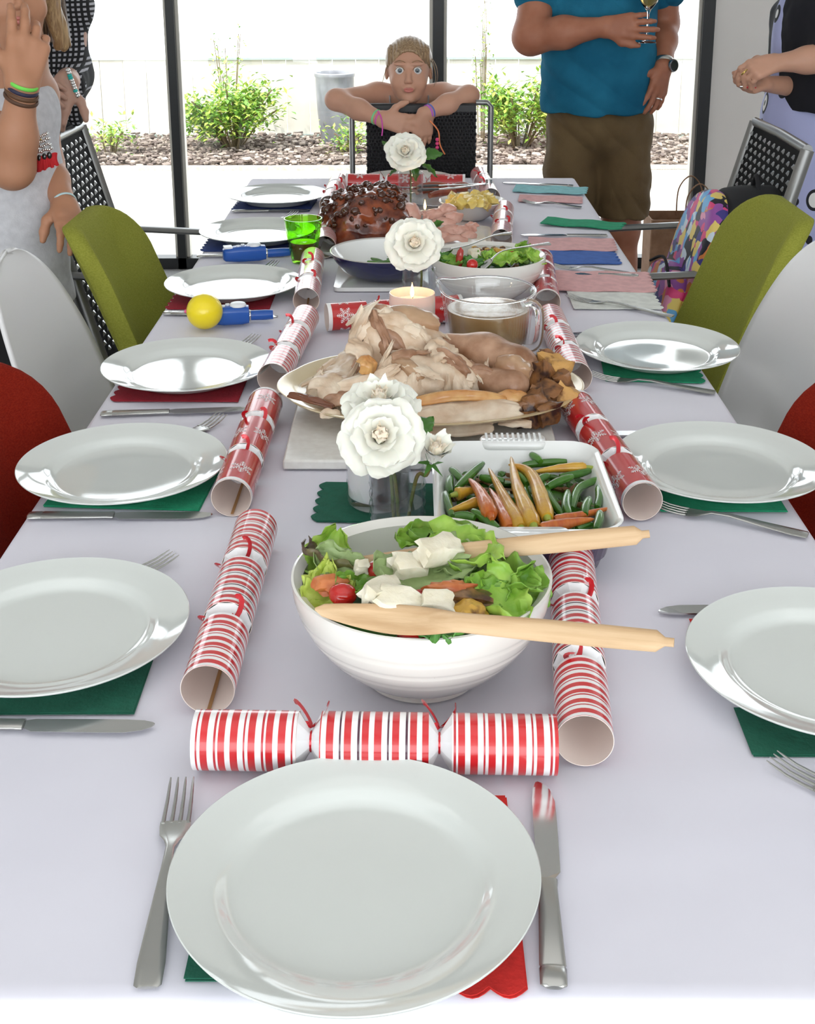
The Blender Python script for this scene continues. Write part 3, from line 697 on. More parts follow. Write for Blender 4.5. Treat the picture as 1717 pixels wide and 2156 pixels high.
for lab, nm, x, y, z, r, m, rz in [('yellow grilled potato with char marks in the near bowl', 'potato', 985, 1290, .862, (.018, .013, .009), M_char, .2), ('dark grilled mushroom slice in the near bowl', 'mushroom', 975, 1258, .866, (.026, .014, .007), M_mush, .2), ('orange roast pepper wedge over the mushroom', 'pepper', 945, 1240, .872, (.024, .008, .007), M_org, .25),
                                   ('orange roasted chunk at the left of the near bowl', 'pumpkin', 700, 1232, .862, (.018, .012, .008), M_org, .3), ('brown mushroom beside the roasted tomato half', 'mushroom', 820, 1190, .868, (.016, .010, .007), M_mush, .1)]:
    lump(nm+'_piece', lab, nm, x, y, z, r, m, rz, amp=.3, seed=x)
def server(label, a, za, b, zb, bw, bowl_frac=.42):
    A, B = on(*a, za), on(*b, zb); d = B-A; L = d.length; mb = MB(); v = []; n = 16; m = 44
    for i in range(m+1):
        u = i/m; x = L*u
        if u < bowl_frac: w = bw*(math.sin(min(u/bowl_frac*1.35+.10, PI/2))**.6)*(1-.0*u) ; w = lerp(w, .0085, max(0, (u/bowl_frac-.45)/.55)**1.4); th = .0032+.004*u/bowl_frac
        else: w = .0085+.0012*math.sin((u-bowl_frac)/(1-bowl_frac)*PI*.9); th = .0075
        if u > .955: w *= lerp(1, .42, min((u-.955)/.02, 1)); th *= lerp(1, .6, min((u-.955)/.02, 1))
        if i == 0: w *= .3; th *= .5
        z = .008*math.sin(min(u/bowl_frac, 1)*PI)*-1
        for k in range(n): a_ = 2*PI*k/n; v.append((x, w*math.cos(a_), z+th/2*math.sin(a_)-(.25*w*(1-abs(math.cos(a_))) if u < bowl_frac*.8 and math.sin(a_) > 0 else 0)*.6))
    f = [(i*n+k, i*n+(k+1) % n, (i+1)*n+(k+1) % n, (i+1)*n+k) for i in range(m) for k in range(n)]+[tuple(range(n))[::-1], tuple(m*n+k for k in range(n))]
    o = solo('wooden_spoon', mb.add(v, f), M_spoonw, label, 'spoon', A, (0, 0, 0)); q = d.to_track_quat('X', 'Z'); o.rotation_mode = 'QUATERNION'; o.rotation_quaternion = q @ Vector((1, 0, 0)).rotation_difference(Vector((1, 0, 0))); return o, q
s1, q1 = server('wooden salad spoon lying across the front of the near bowl', (664, 1282), .868, (1420, 1353), .890, .0165)
s1.rotation_quaternion = q1 @ Matrix.Rotation(.75, 3, 'X').to_quaternion()
s2, q2 = server('wooden salad spoon at the back of the near bowl reaching over the vegetable dish', (715, 1186), .866, (1368, 1124), .893, .011)
s2.rotation_quaternion = q2 @ Matrix.Rotation(.9, 3, 'X').to_quaternion()
# ---- roast vegetable dish
def rrect(w, d, r, n=7):
    out = []
    for cx, cy, a0 in ((w/2-r, d/2-r, 0), (-w/2+r, d/2-r, 90), (-w/2+r, -d/2+r, 180), (w/2-r, -d/2+r, 270)):
        for k in range(n): a = R(a0+90*k/(n-1)); out.append((cx+r*math.cos(a), cy+r*math.sin(a)))
    return out
def loft(levels, cap0=True, cap1=True, mi=None):
    mb = MB(); n = len(levels[0][0]); v = []
    for pts, z in levels: v += [(x, y, z) for x, y in pts]
    f = []; ms = []
    for i in range(len(levels)-1):
        for k in range(n): f.append((i*n+k, i*n+(k+1) % n, (i+1)*n+(k+1) % n, (i+1)*n+k)); ms.append(mi[i] if mi else 0)
    if cap0: f.append(tuple(range(n))[::-1]); ms.append(mi[0] if mi else 0)
    if cap1: f.append(tuple((len(levels)-1)*n+k for k in range(n))); ms.append(mi[-1] if mi else 0)
    mb.v = v; mb.f = f; mb.m = ms; return mb
DC = (.127, 1.388)
dish = thing('baking_dish', 'square stoneware baking dish, white inside and purple outside, full of carrots and beans', 'baking dish', (DC[0], DC[1], TZ))
lv = [(rrect(.155, .195, .03), 0), (rrect(.165, .205, .032), .004), (rrect(.172, .214, .033), .018), (rrect(.178, .221, .034), .020), (rrect(.192, .236, .036), .055), (rrect(.205, .252, .036), .064), (rrect(.208, .256, .036), .068), (rrect(.204, .252, .035), .0695), (rrect(.194, .242, .032), .066), (rrect(.180, .226, .030), .050), (rrect(.158, .200, .03), .010), (rrect(.13, .17, .03), .007)]
part('dish_body', loft(lv, mi=[1, 1, 1, 1, 1, 0, 0, 0, 0, 0, 0, 0]), [M_white, M_purple], dish)
for sg, mm in ((1, M_white), (-1, M_purple)):
    hd = MB()
    lv = [(rrect(.080, .030, .010), .0585), (rrect(.084, .034, .011), .0615), (rrect(.084, .034, .011), .0665), (rrect(.080, .030, .010), .069)]
    h_ = part('handle', loft(lv), M_white, dish); h_.location = (0, sg*.134, 0)
    if sg == 1:
        for k in range(11): part('handle_rib', MB().box((-.034+k*.0068, .136, .0705), (.0030, .022, .003)), M_white, h_).location = (0, -.134, 0)
M_car = mat('carrot_orange', (.60, .17, .02), .3, col2=(.48, .10, .02), scale=40, stretch=(3, 1, 1), coat=.5, bump=.3, bscale=120)
M_cary = mat('carrot_yellow', (.62, .36, .03), .3, col2=(.50, .24, .03), scale=40, coat=.5, bump=.3, bscale=120)
M_carg = mat('carrot_top', (.32, .38, .06), .4); M_bean = mat('green_bean', (.035, .13, .012), .25, col2=(.07, .20, .02), scale=30, coat=.5)
def veg(kind, label, pts, z, r, zs=None):
    r *= 1.12
    w = [on(p[0], p[1], (zs[i] if zs else z)) for i, p in enumerate(pts)]; c = w[0].copy(); w = [p-c for p in w]; path = bez(w, 6)
    n = len(path); t = thing('carrot' if kind != 'n' else 'green_bean', label, 'carrot' if kind != 'n' else 'bean', tuple(c), 0, {'o': 'orange carrots', 'y': 'yellow carrots', 'n': 'green beans'}[kind])
    if kind == 'n':
        rad = [r*(.35+.65*math.sin(PI*min(max(i/(n-1), .03), .97))**.35) for i in range(n)]
        part('pod', MB().tube(path, rad, 8), M_bean, t)
    else:
        rad = [r*(.10+.90*min(1, 1.25*i/(n-1))**.75)*(1+.04*math.sin(i*2.3)) for i in range(n)]; rad[-1] *= .7
        part('root', MB().tube(path, rad, 10), M_car if kind == 'o' else M_cary, t)
        d = (path[-1]-path[-2]).normalized(); part('leaf_stub', MB().tube([path[-1]-d*.003, path[-1]+d*.004, path[-1]+d*.009], [r*.55, r*.42, r*.3], 8), M_carg if kind == 'y' else M_car, t)
    return t
def C4(*ps): return [(580+x/2.094, 780+y/2.094) for x, y in ps]
vb = MB()
for k in range(150): vb.blob((DC[0]+rg.uniform(-.083, .083), DC[1]+rg.uniform(-.105, .105), TZ+.032+rg.uniform(0, .008)), (rg.uniform(.006, .022), rg.uniform(.003, .006), .004), 1, .3, 2, k, rg.randrange(3), Matrix.Rotation(rg.uniform(0, 6), 3, 'Z'))
vb.box((DC[0], DC[1], TZ+.021), (.15, .19, .022), 0)
solo('vegetable_filling', vb, [M_bean, M_mush, mat('onion_brown', (.22, .10, .04), .4)], 'dark mix of fried onion and beans under the carrots in the dish', 'vegetables', kind='stuff')
ZV = .806
VG = [('o', 'thick orange carrot lying left in the dish', C4((855, 478), (905, 540), (950, 640)), .0085), ('o', 'orange carrot right of the thick one, pointing to camera', C4((945, 520), (990, 600), (1035, 700)), .0078), ('y', 'thin yellow carrot left of centre with a green end', C4((942, 432), (1010, 560), (1085, 695)), .0078),
      ('y', 'yellow carrot with the highest curved tip in the centre', C4((1040, 382), (1070, 520), (1140, 685)), .0088), ('y', 'yellow carrot right of centre ending in a pale green stub', C4((1030, 415), (1130, 460), (1200, 650)), .0085), ('y', 'short yellow carrot at the left edge of the dish', C4((900, 522), (840, 535), (800, 545)), .007),
      ('y', 'small yellow carrot at the lower left of the dish', C4((765, 618), (830, 600), (905, 575)), .006), ('y', 'yellow carrot lying crosswise at the upper right of the dish', C4((1130, 450), (1250, 432), (1370, 428)), .0062), ('o', 'orange carrot lying crosswise at the front of the dish', C4((1405, 655), (1290, 675), (1170, 705)), .0075),
      ('o', 'orange carrot with its tip at the front right of the dish', C4((1480, 605), (1350, 640), (1230, 665)), .0062)]
for k, (kd, lab, pts, r) in enumerate(VG): veg(kd, lab, pts, ZV+(.010 if k in (3, 4, 0) else .006 if k in (2, 8) else .002), r)
BN = [((775, 435), (800, 460), (832, 495)), ((800, 520), (850, 470), (915, 410)), ((1090, 418), (1180, 408), (1285, 402)), ((1128, 370), (1150, 385), (1172, 402)), ((1180, 490), (1215, 570), (1270, 640)), ((1290, 535), (1282, 590), (1296, 635)), ((1310, 610), (1340, 520), (1440, 475)), ((1385, 565), (1370, 600), (1366, 635)),
      ((1425, 515), (1432, 560), (1420, 605)), ((870, 620), (920, 650), (985, 698)), ((750, 540), (762, 590), (782, 645)), ((1200, 515), (1250, 490), (1310, 468)), ((1255, 470), (1320, 460), (1388, 442)), ((1050, 450), (1080, 470), (1112, 500)), ((1100, 510), (1112, 560), (1132, 600)), ((1432, 625), (1428, 660), (1415, 700)), ((772, 470), (766, 505), (775, 540)),
      ((1150, 500), (1170, 480), (1205, 462)), ((905, 470), (950, 480), (1010, 490)), ((790, 640), (840, 640), (880, 650)), ((1330, 700), (1360, 690), (1400, 680)), ((920, 560), (935, 600), (950, 630))]
BL = ['tip at the far left corner', 'slanting up beside the left corner', 'lying along the back under the yellow carrot', 'poking highest at the back', 'slanting down right of the last yellow carrot', 'standing upright near the right centre', 'with the big curve on the right side', 'short and pale below the big curved one', 'upright at the right wall', 'slanting at the front left under the orange carrot', 'against the left wall', 'crossing to the right below the crosswise yellow carrot', 'half hidden beneath the crosswise yellow carrot', 'piece between the two centre carrots', 'upright between the right carrots', 'at the front right corner', 'upright at the left back', 'bit under the crosswise carrot left end', 'half hidden behind the left carrots', 'lying at the front left bottom', 'under the front orange carrot tip', 'hidden between the left orange carrots']
for k, b in enumerate(BN): veg('n', 'green bean '+BL[k]+' in the baking dish', C4(*b), ZV+(.004 if k % 2 else -.001), .0048)
for ch in [o for o in bpy.data.objects if o.name.startswith('green_bean') and o.parent is None]: pass
# ---- stone board and turkey platter
M_stone = mat('stone_board', (.72, .70, .66), .25, col2=(.78, .77, .73), scale=80, coat=.3)
bl = on(595, 970, .766); sb = solo('serving_board', MB().box((0, 0, .007), (.37, .40, .014)), M_stone, 'cream stone board under the turkey platter', 'board', (bl.x+.185, bl.y+.20, TZ+.0005)); bevel(sb, .003)
M_plat = mat('platter_glaze', (.60, .49, .33), .15, col2=(.66, .56, .41), scale=50, coat=.6); M_gilt = mat('platter_rim', (.62, .50, .30), .2, .2, coat=.5)
PCX, PCY = .026, 1.797
def oval(rx, ry, n=96, lob=.0): return [((rx*(1+lob*abs(math.cos(4*a))))*math.cos(a), (ry*(1+lob*abs(math.cos(4*a))))*math.sin(a)) for a in (2*PI*k/n for k in range(n))]
pf = thing('turkey_platter', 'oval tan glazed platter with a thin rim carrying the carved turkey', 'platter', (PCX, PCY, TZ+.0148))
part('platter_body', loft([(oval(.12, .08), 0), (oval(.13, .09), .0), (oval(.16, .11), .010), (oval(.200, .145, lob=.01), .020), (oval(.220, .166, lob=.02), .030), (oval(.222, .168, lob=.02), .032), (oval(.219, .165, lob=.02), .0325), (oval(.195, .14, lob=.01), .024), (oval(.155, .105), .013), (oval(.12, .08), .005)], mi=[0]*4+[1, 1, 1]+[0]*4), [M_plat, M_gilt], pf)
M_meat = mat('turkey_meat', (.54, .37, .24), .42, col2=(.78, .66, .52), scale=22, detail=6, bump=.7, bscale=90, sss=.08)
M_meat2 = mat('turkey_dark_meat', (.24, .11, .055), .34, col2=(.52, .32, .21), scale=24, detail=6, bump=.6, bscale=80, sss=.08)
M_skin = mat('turkey_skin', (.50, .20, .05), .22, col2=(.66, .38, .14), scale=28, coat=.5, bump=.3, bscale=90)
M_skinp = mat('turkey_skin_pale', (.48, .31, .18), .25, col2=(.34, .18, .10), scale=18, coat=.4, bump=.3, bscale=70)
tk = thing('roast_turkey', 'carved roast turkey heaped on the oval platter', 'turkey', (PCX, PCY, TZ+.02))
def sheet(l, w, amp, seed, arch=0, th=.002, jag=.12):
    sd = Vector((seed*5.1, seed*2.2, seed)); mb = MB(); nu, nv = 20, 14
    def fn(u, v):
        s = (v-.5)*2; e = 1-jag*(1+mn.noise(Vector((u*7, s*2, 0))+sd))
        y = s*w/2*e*(max(.05, math.sin(PI*(.04+.92*u)))**.35); x = l*(u-.5)*(1-jag*.6*(1+mn.noise(Vector((s*5, 3, 0))+sd)))
        return (x, y, amp*mn.noise(Vector((u*3, s*1.5, 2))+sd)+.4*amp*mn.noise(Vector((u*9, s*6, 4))+sd)-arch*(s*s)*w/2-arch*.5*(2*u-1)**2*l/2)
    return mb.grid(fn, nu, nv)
def fib(p): return .007*(abs(mn.noise(Vector((p.x*22, p.y*30, p.z*34+p.x*14))))-.15)+.0035*abs(mn.noise(Vector((p.x*45, p.y*60, p.z*90+p.x*50))))
b = Body(.0035)
def E(px, py, Y, r, k=.015, rot=None): b.ell(at(px, py, Y), r, k, rot)
E(850, 790, 1.85, (.12, .085, .045)); E(805, 712, 1.86, (.042, .045, .05)); E(850, 722, 1.86, (.06, .045, .036)); E(720, 822, 1.80, (.050, .05, .030)); E(900, 800, 1.78, (.08, .05, .04)); E(930, 760, 1.86, (.04, .04, .036))
part('carcass', b.mesh('carcass', M_meat, lambda p: fib(p)+.005*mn.noise(p*11)), None, tk, world=True) if False else None
cm = b.mesh('carcass', M_meat, lambda p: fib(p)+.006*mn.noise(p*12)); o = link('carcass', cm, tk); o.location = -tk.location
b = Body(.0035); b.chain([at(945, 725, 1.86), at(1020, 745, 1.84), at(1090, 772, 1.80)], [.018, .030, .030], .02); b.ell(at(1085, 790, 1.79), (.030, .03, .032), .015); b.chain([at(1000, 795, 1.78), at(1080, 815, 1.75)], [.015, .024], .01)
o = link('leg', b.mesh('leg', M_meat2, lambda p: .003*mn.noise(p*22)), tk); o.location = -tk.location
def piece(nm, label, px, py, Y, l, w, m, rz, tx, ty, seed, arch=0, th=.004, amp=.006, parent=None, cat='meat', group='carved turkey slices', off=(0, 0, 0)):
    p = at(px, py, Y)+Vector(off); mb = sheet(l, w, amp, seed, arch)
    if parent is not None: o = part(nm, mb, m, parent); o.location = p-parent.location; o.rotation_euler = (tx, ty, rz)
    else: o = solo(nm, mb, m, label, cat, p, (tx, ty, rz), group)
    so = o.modifiers.new('thickness', 'SOLIDIFY'); so.thickness = th; so.offset = 0; bv = o.modifiers.new('sub', 'SUBSURF'); bv.levels = 1; bv.render_levels = 1; return o
sh_ = MB(); rs = random.Random(21); cv = [v.co.copy() for v in cm.vertices]; cn = [v.normal.copy() for v in cm.vertices]
idx_ = [i for i in range(len(cv)) if cn[i].y < .2 and cn[i].z > -.2]
for k in range(26):
    i = rs.choice(idx_); q = cn[i].to_track_quat('Z', 'X').to_matrix() @ Matrix.Rotation(rs.gauss(.3, .5), 3, 'Z') @ Matrix.Rotation(rs.uniform(-.35, .35), 3, 'Y')
    sh_.blob(cv[i]+cn[i]*.002, (rs.uniform(.014, .036), rs.uniform(.004, .010), rs.uniform(.002, .005)), 3, .32, 2.2, k, 0 if k % 8 else 1, q)
o = part('meat_shreds', sh_, [M_meat, M_meat2], tk, kind='stuff'); o.location = -tk.location
for k in range(30):
    i = rs.choice(idx_); z_ = cn[i]; q = (z_+Vector((0, -.2, .3))).normalized().to_track_quat('Z', 'X').to_matrix() @ Matrix.Rotation(rs.gauss(.15, .45), 3, 'Z') @ Matrix.Rotation(rs.uniform(-.2, .2), 3, 'X')
    mb = sheet(rs.uniform(.045, .080), rs.uniform(.022, .040), rs.uniform(.003, .007), k+50, rs.uniform(.2, .5), jag=.22); c_ = cv[i]+z_*.0015-Vector(tk.location); mb.v = [tuple(q @ Vector(p)+c_) for p in mb.v]
    o = part('meat_slab', mb, M_meat if k % 5 else M_meat2, tk); so = o.modifiers.new('thickness', 'SOLIDIFY'); so.thickness = rs.uniform(.003, .006); so.offset = 0; bv = o.modifiers.new('sub', 'SUBSURF'); bv.levels = 1; bv.render_levels = 1
# skin left on the bird (parts) and slices (things)
piece('skin', '', 862, 672, 1.845, .105, .06, M_skinp, .1, 1.0, .12, 3, .5, .002, .005, tk)
piece('skin', '', 845, 770, 1.75, .075, .035, M_skinp, -1.0, .9, .2, 5, .6, .002, .006, tk)
piece('skin', '', 780, 765, 1.765, .03, .035, M_skin, .6, 1.0, .1, 6, .6, .002, .004, tk)
piece('skin', '', 1080, 760, 1.762, .06, .05, M_skinp, -.5, .7, .2, 8, .8, .002, .005, tk)
for a in [('turkey_slice', 'long turkey slice edged with golden orange skin, front centre', 965, 830, 1.69, .155, .022, M_skin, .16, .5, .0, 11, .4, .006, .003),
          ('turkey_slice', 'broad pale breast slice under the golden edged one', 985, 862, 1.675, .165, .055, M_meat, .16, .45, 0, 12, .15, .008, .005), ('turkey_slice', 'pale breast slice at the front beside the white rose', 960, 892, 1.655, .11, .045, M_meat, .02, .4, 0, 13, .15, .006, .004),
          ('turkey_slice', 'small pale slice right of the front breast slices', 1085, 888, 1.66, .05, .022, M_meat, -.15, .3, 0, 14, .2, .004, .004), ('turkey_slice', 'brownish meat strip lying across the middle of the heap', 880, 812, 1.75, .13, .03, M_meat2, .35, .7, 0, 15, .5, .004, .005),
          ('turkey_slice', 'pale shredded slice in the middle right of the heap', 945, 795, 1.755, .08, .03, M_meat, -.35, .6, 0, 16, .4, .004, .006), ('turkey_slice', 'rounded dark meat slice in the centre of the heap', 860, 752, 1.775, .05, .035, M_meat2, .2, .9, 0, 17, .5, .004, .005),
          ('turkey_slice', 'shredded white meat hanging right of the peak', 935, 735, 1.80, .055, .05, M_meat, .7, .8, 0, 18, .3, .004, .009), ('turkey_slice', 'pale slice under the left end of the heap', 700, 800, 1.755, .07, .05, M_meat, .9, .5, 0, 19, .4, .005, .007),
          ('turkey_slice', 'pinkish meat pieces at the lower left of the heap', 720, 832, 1.735, .06, .035, M_meat2, .3, .5, 0, 20, .5, .005, .007), ('turkey_slice', 'dark skin strip at the far left of the platter', 655, 838, 1.715, .075, .022, mat('skin_dark', (.16, .05, .02), .25, coat=.4), -.35, .2, .15, 21, .2, .003, .004),
          ('turkey_slice', 'pale crumbled scrap at the far left front of the platter', 695, 868, 1.675, .03, .02, M_meat, .2, .3, 0, 22, .3, .004, .004), ('turkey_slice', 'torn white slice high on the left of the heap', 770, 735, 1.795, .05, .06, M_meat, 1.2, .8, 0, 23, .4, .004, .008),
          ('turkey_slice', 'long pale slice left of the centre', 790, 800, 1.755, .12, .035, M_meat, .15, .6, 0, 24, .4, .004, .008), ('turkey_slice', 'brown edged meat strip between centre and leg', 1000, 775, 1.765, .07, .025, M_meat2, -.4, .6, 0, 25, .5, .004, .005),
          ('turkey_slice', 'browned crisp skin piece below the leg', 1080, 830, 1.715, .06, .025, M_skin, .2, .5, 0, 26, .4, .004, .004)]:
    nm, lab, px, py, Y, l, w, m, rz, tx, ty, sd, arch, th, amp = a
    piece(nm, lab, px, py, Y, l, w, m, rz, tx, ty, sd, arch, th, amp)
M_stuf = mat('stuffing', (.24, .10, .03), .5, col2=(.035, .012, .008), scale=45, ramp=(.42, .6), coat=.25, bump=1, bscale=110); M_stufl = mat('stuffing_golden', (.55, .30, .09), .5, col2=(.14, .05, .02), scale=50, ramp=(.5, .68), bump=1, bscale=110)
for k, (x, y, Y, r, m, lab) in enumerate([(1192, 835, 1.745, .018, 1, 'golden stuffing cube at the far right edge of the platter'), (1168, 775, 1.80, .019, 1, 'golden brown stuffing chunk at the back right of the platter'), (1155, 830, 1.745, .021, 0, 'dark crusty stuffing chunk left of the golden cube'), (1125, 852, 1.715, .021, 0, 'dark crusty stuffing chunk nearest the breast slices'),
                                     (1150, 868, 1.70, .018, 0, 'dark stuffing chunk low at the front right'), (1135, 795, 1.78, .022, 0, 'charred stuffing chunk beside the leg'), (1115, 885, 1.69, .013, 0, 'small reddish brown stuffing piece at the front rim'), (1180, 800, 1.775, .016, 0, 'charred stuffing chunk between the two golden ones'), (1098, 862, 1.71, .015, 0, 'blackened stuffing bit behind the small pale slice'), (1150, 755, 1.83, .014, 0, 'charred stuffing bit highest at the back right')]):
    cube_chunk('stuffing_chunk', lab, 'stuffing', at(x, y, Y), (r, r*.9, r*.85), M_stufl if m else M_stuf, (rg.uniform(-.5, .5), rg.uniform(-.5, .5), rg.uniform(0, 3)), k*1.7, 'stuffing chunks on the platter')
# ---- gravy jug
M_clear = mat('clear_glass', (1, 1, 1), .02, trans=1, ior=1.45)
M_thinj = pane_mat('jug_glass', (.96, .97, .97), 1.0)
M_thin = pane_mat('thin_glass', (.97, .98, .98))
M_gravy = mat('gravy', (.34, .19, .075), .2, col2=(.40, .25, .11), scale=40, coat=.3)
jg = thing('gravy_jug', 'clear glass jug of brown gravy behind the turkey', 'jug', (.127, 2.085, TZ))
jb = MB(); nn = 64; prj = [(0, .004), (.055, .004), (.062, .001), (.066, .004), (.070, .02), (.073, .06), (.076, .09), (.078, .106), (.0792, .108), (.0775, .109), (.0745, .106), (.072, .09), (.069, .06), (.066, .02), (.06, .008), (0, .008)]
v = []
for r, z in prj:
    for k in range(nn):
        a = 2*PI*k/nn; sp = math.exp(-((((a-PI*.86+PI) % (2*PI))-PI)/.30)**2)*max(0, (z-.07)/.038); back = math.sin(a)*.5+.5
        v.append(((r+.014*sp)*math.cos(a), (r+.014*sp)*math.sin(a), z+.007*sp+.005*back*max(0, (z-.06)/.048)))
jb.add(v, [(i*nn+k, i*nn+(k+1) % nn, (i+1)*nn+(k+1) % nn, (i+1)*nn+k) for i in range(len(prj)-1) for k in range(nn)])
part('jug_body', jb, M_thinj, jg)
part('gravy', MB().lathe([(0, .0092), (.059, .0092), (.0652, .022), (.0684, .06), (.0695, .078), (.0690, .079), (0, .079)], 48), M_gravy, jg)
lip = [((.0795+.014*math.exp(-((((a-PI*.86+PI) % (2*PI))-PI)/.30)**2))*math.cos(a), (.0795+.014*math.exp(-((((a-PI*.86+PI) % (2*PI))-PI)/.30)**2))*math.sin(a), .1085+.007*math.exp(-((((a-PI*.86+PI) % (2*PI))-PI)/.30)**2)+.005*(math.sin(a)*.5+.5)) for a in (2*PI*k/64 for k in range(65))]
part('lip', MB().tube(lip, .0019, 8, cap=False), M_clear, jg)
part('froth', MB().lathe([(0, .0800), (.03, .0803), (.055, .0800), (.062, .0794)], 40), mat('gravy_froth', (.34, .21, .10), .2, col2=(.55, .44, .32), scale=70, ramp=(.5, .7), coat=.4), jg)
ha = PI*1.78; hx, hy = math.cos(ha), math.sin(ha)
part('handle', MB().tube([Vector((hx*r, hy*r, z)) for r, z in []] if False else bez([(hx*.072, hy*.072, .100), (hx*.088, hy*.088, .104), (hx*.103, hy*.103, .092), (hx*.104, hy*.104, .055), (hx*.096, hy*.096, .03), (hx*.072, hy*.072, .022)], 6), .0085, 12, flat=.8), M_clear, jg)
# ---- navy bowl, its white trivet, asparagus
solo('white_trivet', loft([(rrect(.19, .22, .012), 0), (rrect(.19, .22, .012), .008)]), M_white, 'white tray slab under the navy bowl', 'tray', (-.063, 2.585, TZ+.0005))
nb = thing('navy_bowl', 'navy enamel bowl with white interior behind the second rose vase', 'bowl', (-.057, 2.565, TZ+.0087))
pr1 = [(0, 0), (.055, 0), (.062, .003), (.088, .018), (.104, .038), (.111, .054)]; pr2 = [(.111, .054), (.1125, .0555), (.1105, .0565), (.108, .054)]; pr3 = [(.108, .054), (.100, .038), (.084, .020), (.058, .006), (0, .005)]
part('outer_shell', MB().lathe(pr1, 72), M_navy, nb); part('rim', MB().lathe(pr2, 72), M_alu, nb); part('inner_glaze', MB().lathe(pr3, 72), M_white, nb)
for k, (a, b2) in enumerate([((775, 552), (830, 560)), ((780, 545), (815, 556)), ((810, 538), (845, 552)), ((815, 548), (850, 545)), ((790, 556), (840, 551)), ((812, 560), (852, 556))]):
    P, Q = on(*a, .775+.002*k), on(*b2, .777+.002*k); c = P.copy(); t = thing('asparagus_spear', 'dark green cooked asparagus piece left in the navy bowl', 'asparagus', tuple(c), 0, 'asparagus in the navy bowl')
    part('stalk', MB().tube(bez([(0, 0, 0), (Q-P)*.5+Vector((0, 0, .003)), Q-P], 4), .0035, 8), M_bean, t)
# ---- second salad
def O2(x, y): return (850+x/2.862, 340+y/2.862)
bed2 = MB()
for k in range(90):
    a = rg.uniform(0, 6.28); rr = .095*math.sqrt(rg.random()); bed2.blob((.145+rr*math.cos(a), 2.42+rr*math.sin(a), .808+.012*(1-rr/.1)+rg.uniform(0, .012)), (rg.uniform(.008, .018), rg.uniform(.006, .012), .005), 1, .3, 2, k, rg.randrange(3), Matrix.Rotation(rg.uniform(0, 6), 3, 'Z'))
bed2.lathe([(0, .780), (.08, .788), (.094, .806), (.08, .812), (0, .815)], 32, 0, (.145, 2.42, 0))
solo('salad_filling', bed2, [LG['k'], M_mush, LG['g']], 'dark leafy mix under the toppings of the far salad', 'salad', kind='stuff')
for a in [('fanned pale avocado green leaf at the front of the far salad', *O2(590, 600), .838, .07, .05, 'b', .3, .3, 0), ('pale crinkled green leaf right of the avocado fan', *O2(690, 595), .836, .045, .04, 'b', -.4, .4, 0), ('upright dark green leaf at the right of the far salad', *O2(722, 545), .848, .045, .04, 'g', 1.2, .6, -.4),
          ('round bright leaf at the right rim of the far salad', *O2(778, 580), .842, .045, .045, 'b', 1.5, .7, -.3), ('dark leaf at the left rim of the far salad', *O2(255, 590), .838, .06, .04, 'k', .5, .3, .2), ('green leaf left of the red pepper strip', *O2(300, 605), .838, .05, .03, 'g', -.3, .4, 0), ('small green leaf right of the feta cube in the far salad', *O2(490, 570), .846, .03, .025, 'g', .4, .4, 0),
          ('dark leaf below the feta in the far salad', *O2(440, 610), .838, .05, .03, 'k', .2, .3, 0)]:
    leafy(*a, seed=a[1], group='leaves of the far salad')
lump('pepper_strip', 'red pepper strip at the left of the far salad', 'pepper', *O2(340, 585), .845, (.007, .007, .020), M_tomd, .2, amp=.2)
lump('cherry_tomato', 'cherry tomato at the front of the far salad', 'tomato', *O2(415, 622), .842, (.011, .011, .011), M_tom, amp=.02)
lump('bread_piece', 'orange brown toast strip at the back of the far salad', 'bread', *O2(630, 548), .846, (.026, .008, .006), M_char, -.2)
lump('tomato_wedge', 'red tomato wedge behind the avocado fan', 'tomato', *O2(672, 565), .844, (.012, .008, .008), M_tom)
cube_chunk('feta_chunk', 'feta cube in the far salad', 'cheese', on(*O2(430, 558), .850), (.011, .010, .008), M_feta, (.2, .1, .3), 4, None)
for k in range(14): lump('olive_piece', 'brown olive or grain piece at the back of the far salad', 'olive', *O2(430+k*13, 520+(k*37 % 30)), .845, (.006, .005, .004), M_mush if k % 2 else M_char, group='olives in the far salad', sub=2)
def spoon(label, pts, zs, r=.0045, bowl=True):
    w = [on(p[0], p[1], z) for p, z in zip(pts, zs)]; c = w[0].copy(); w = bez([p-c for p in w], 8); n = len(w)
    t = thing('serving_spoon', label, 'spoon', tuple(c), 0, 'steel serving spoons')
    part('handle', MB().tube(w, [r*(1.9-1.1*min(i/(n*.35), 1)) for i in range(n)], 10, flat=.35, up=(0, 0, 1)), M_steel, t)
    d = (w[-1]-w[-2]).normalized(); e = w[-1]+d*.024; q = d.to_track_quat('X', 'Z').to_matrix()
    mb = MB(); mb.grid(lambda u, v: tuple(q @ Vector((.028*(math.cos(PI*(1-u)))*1, .018*math.sin(PI*u)*(2*v-1), .010*((2*v-1)**2*math.sin(PI*u)+(2*u-1)**2)-.010))+e), 18, 12)
    o = part('spoon_bowl', mb, M_steel, t); so = o.modifiers.new('thickness', 'SOLIDIFY'); so.thickness = .0012; return t
spoon('steel serving spoon at the back of the far salad bowl, handle to the right', [(1078, 491), (1040, 496), (990, 515), (950, 524)], [.885, .880, .862, .852])
spoon('steel serving spoon in the front right of the far salad bowl', [(1157, 513), (1110, 519), (1060, 528), (1035, 546)], [.880, .878, .866, .850])
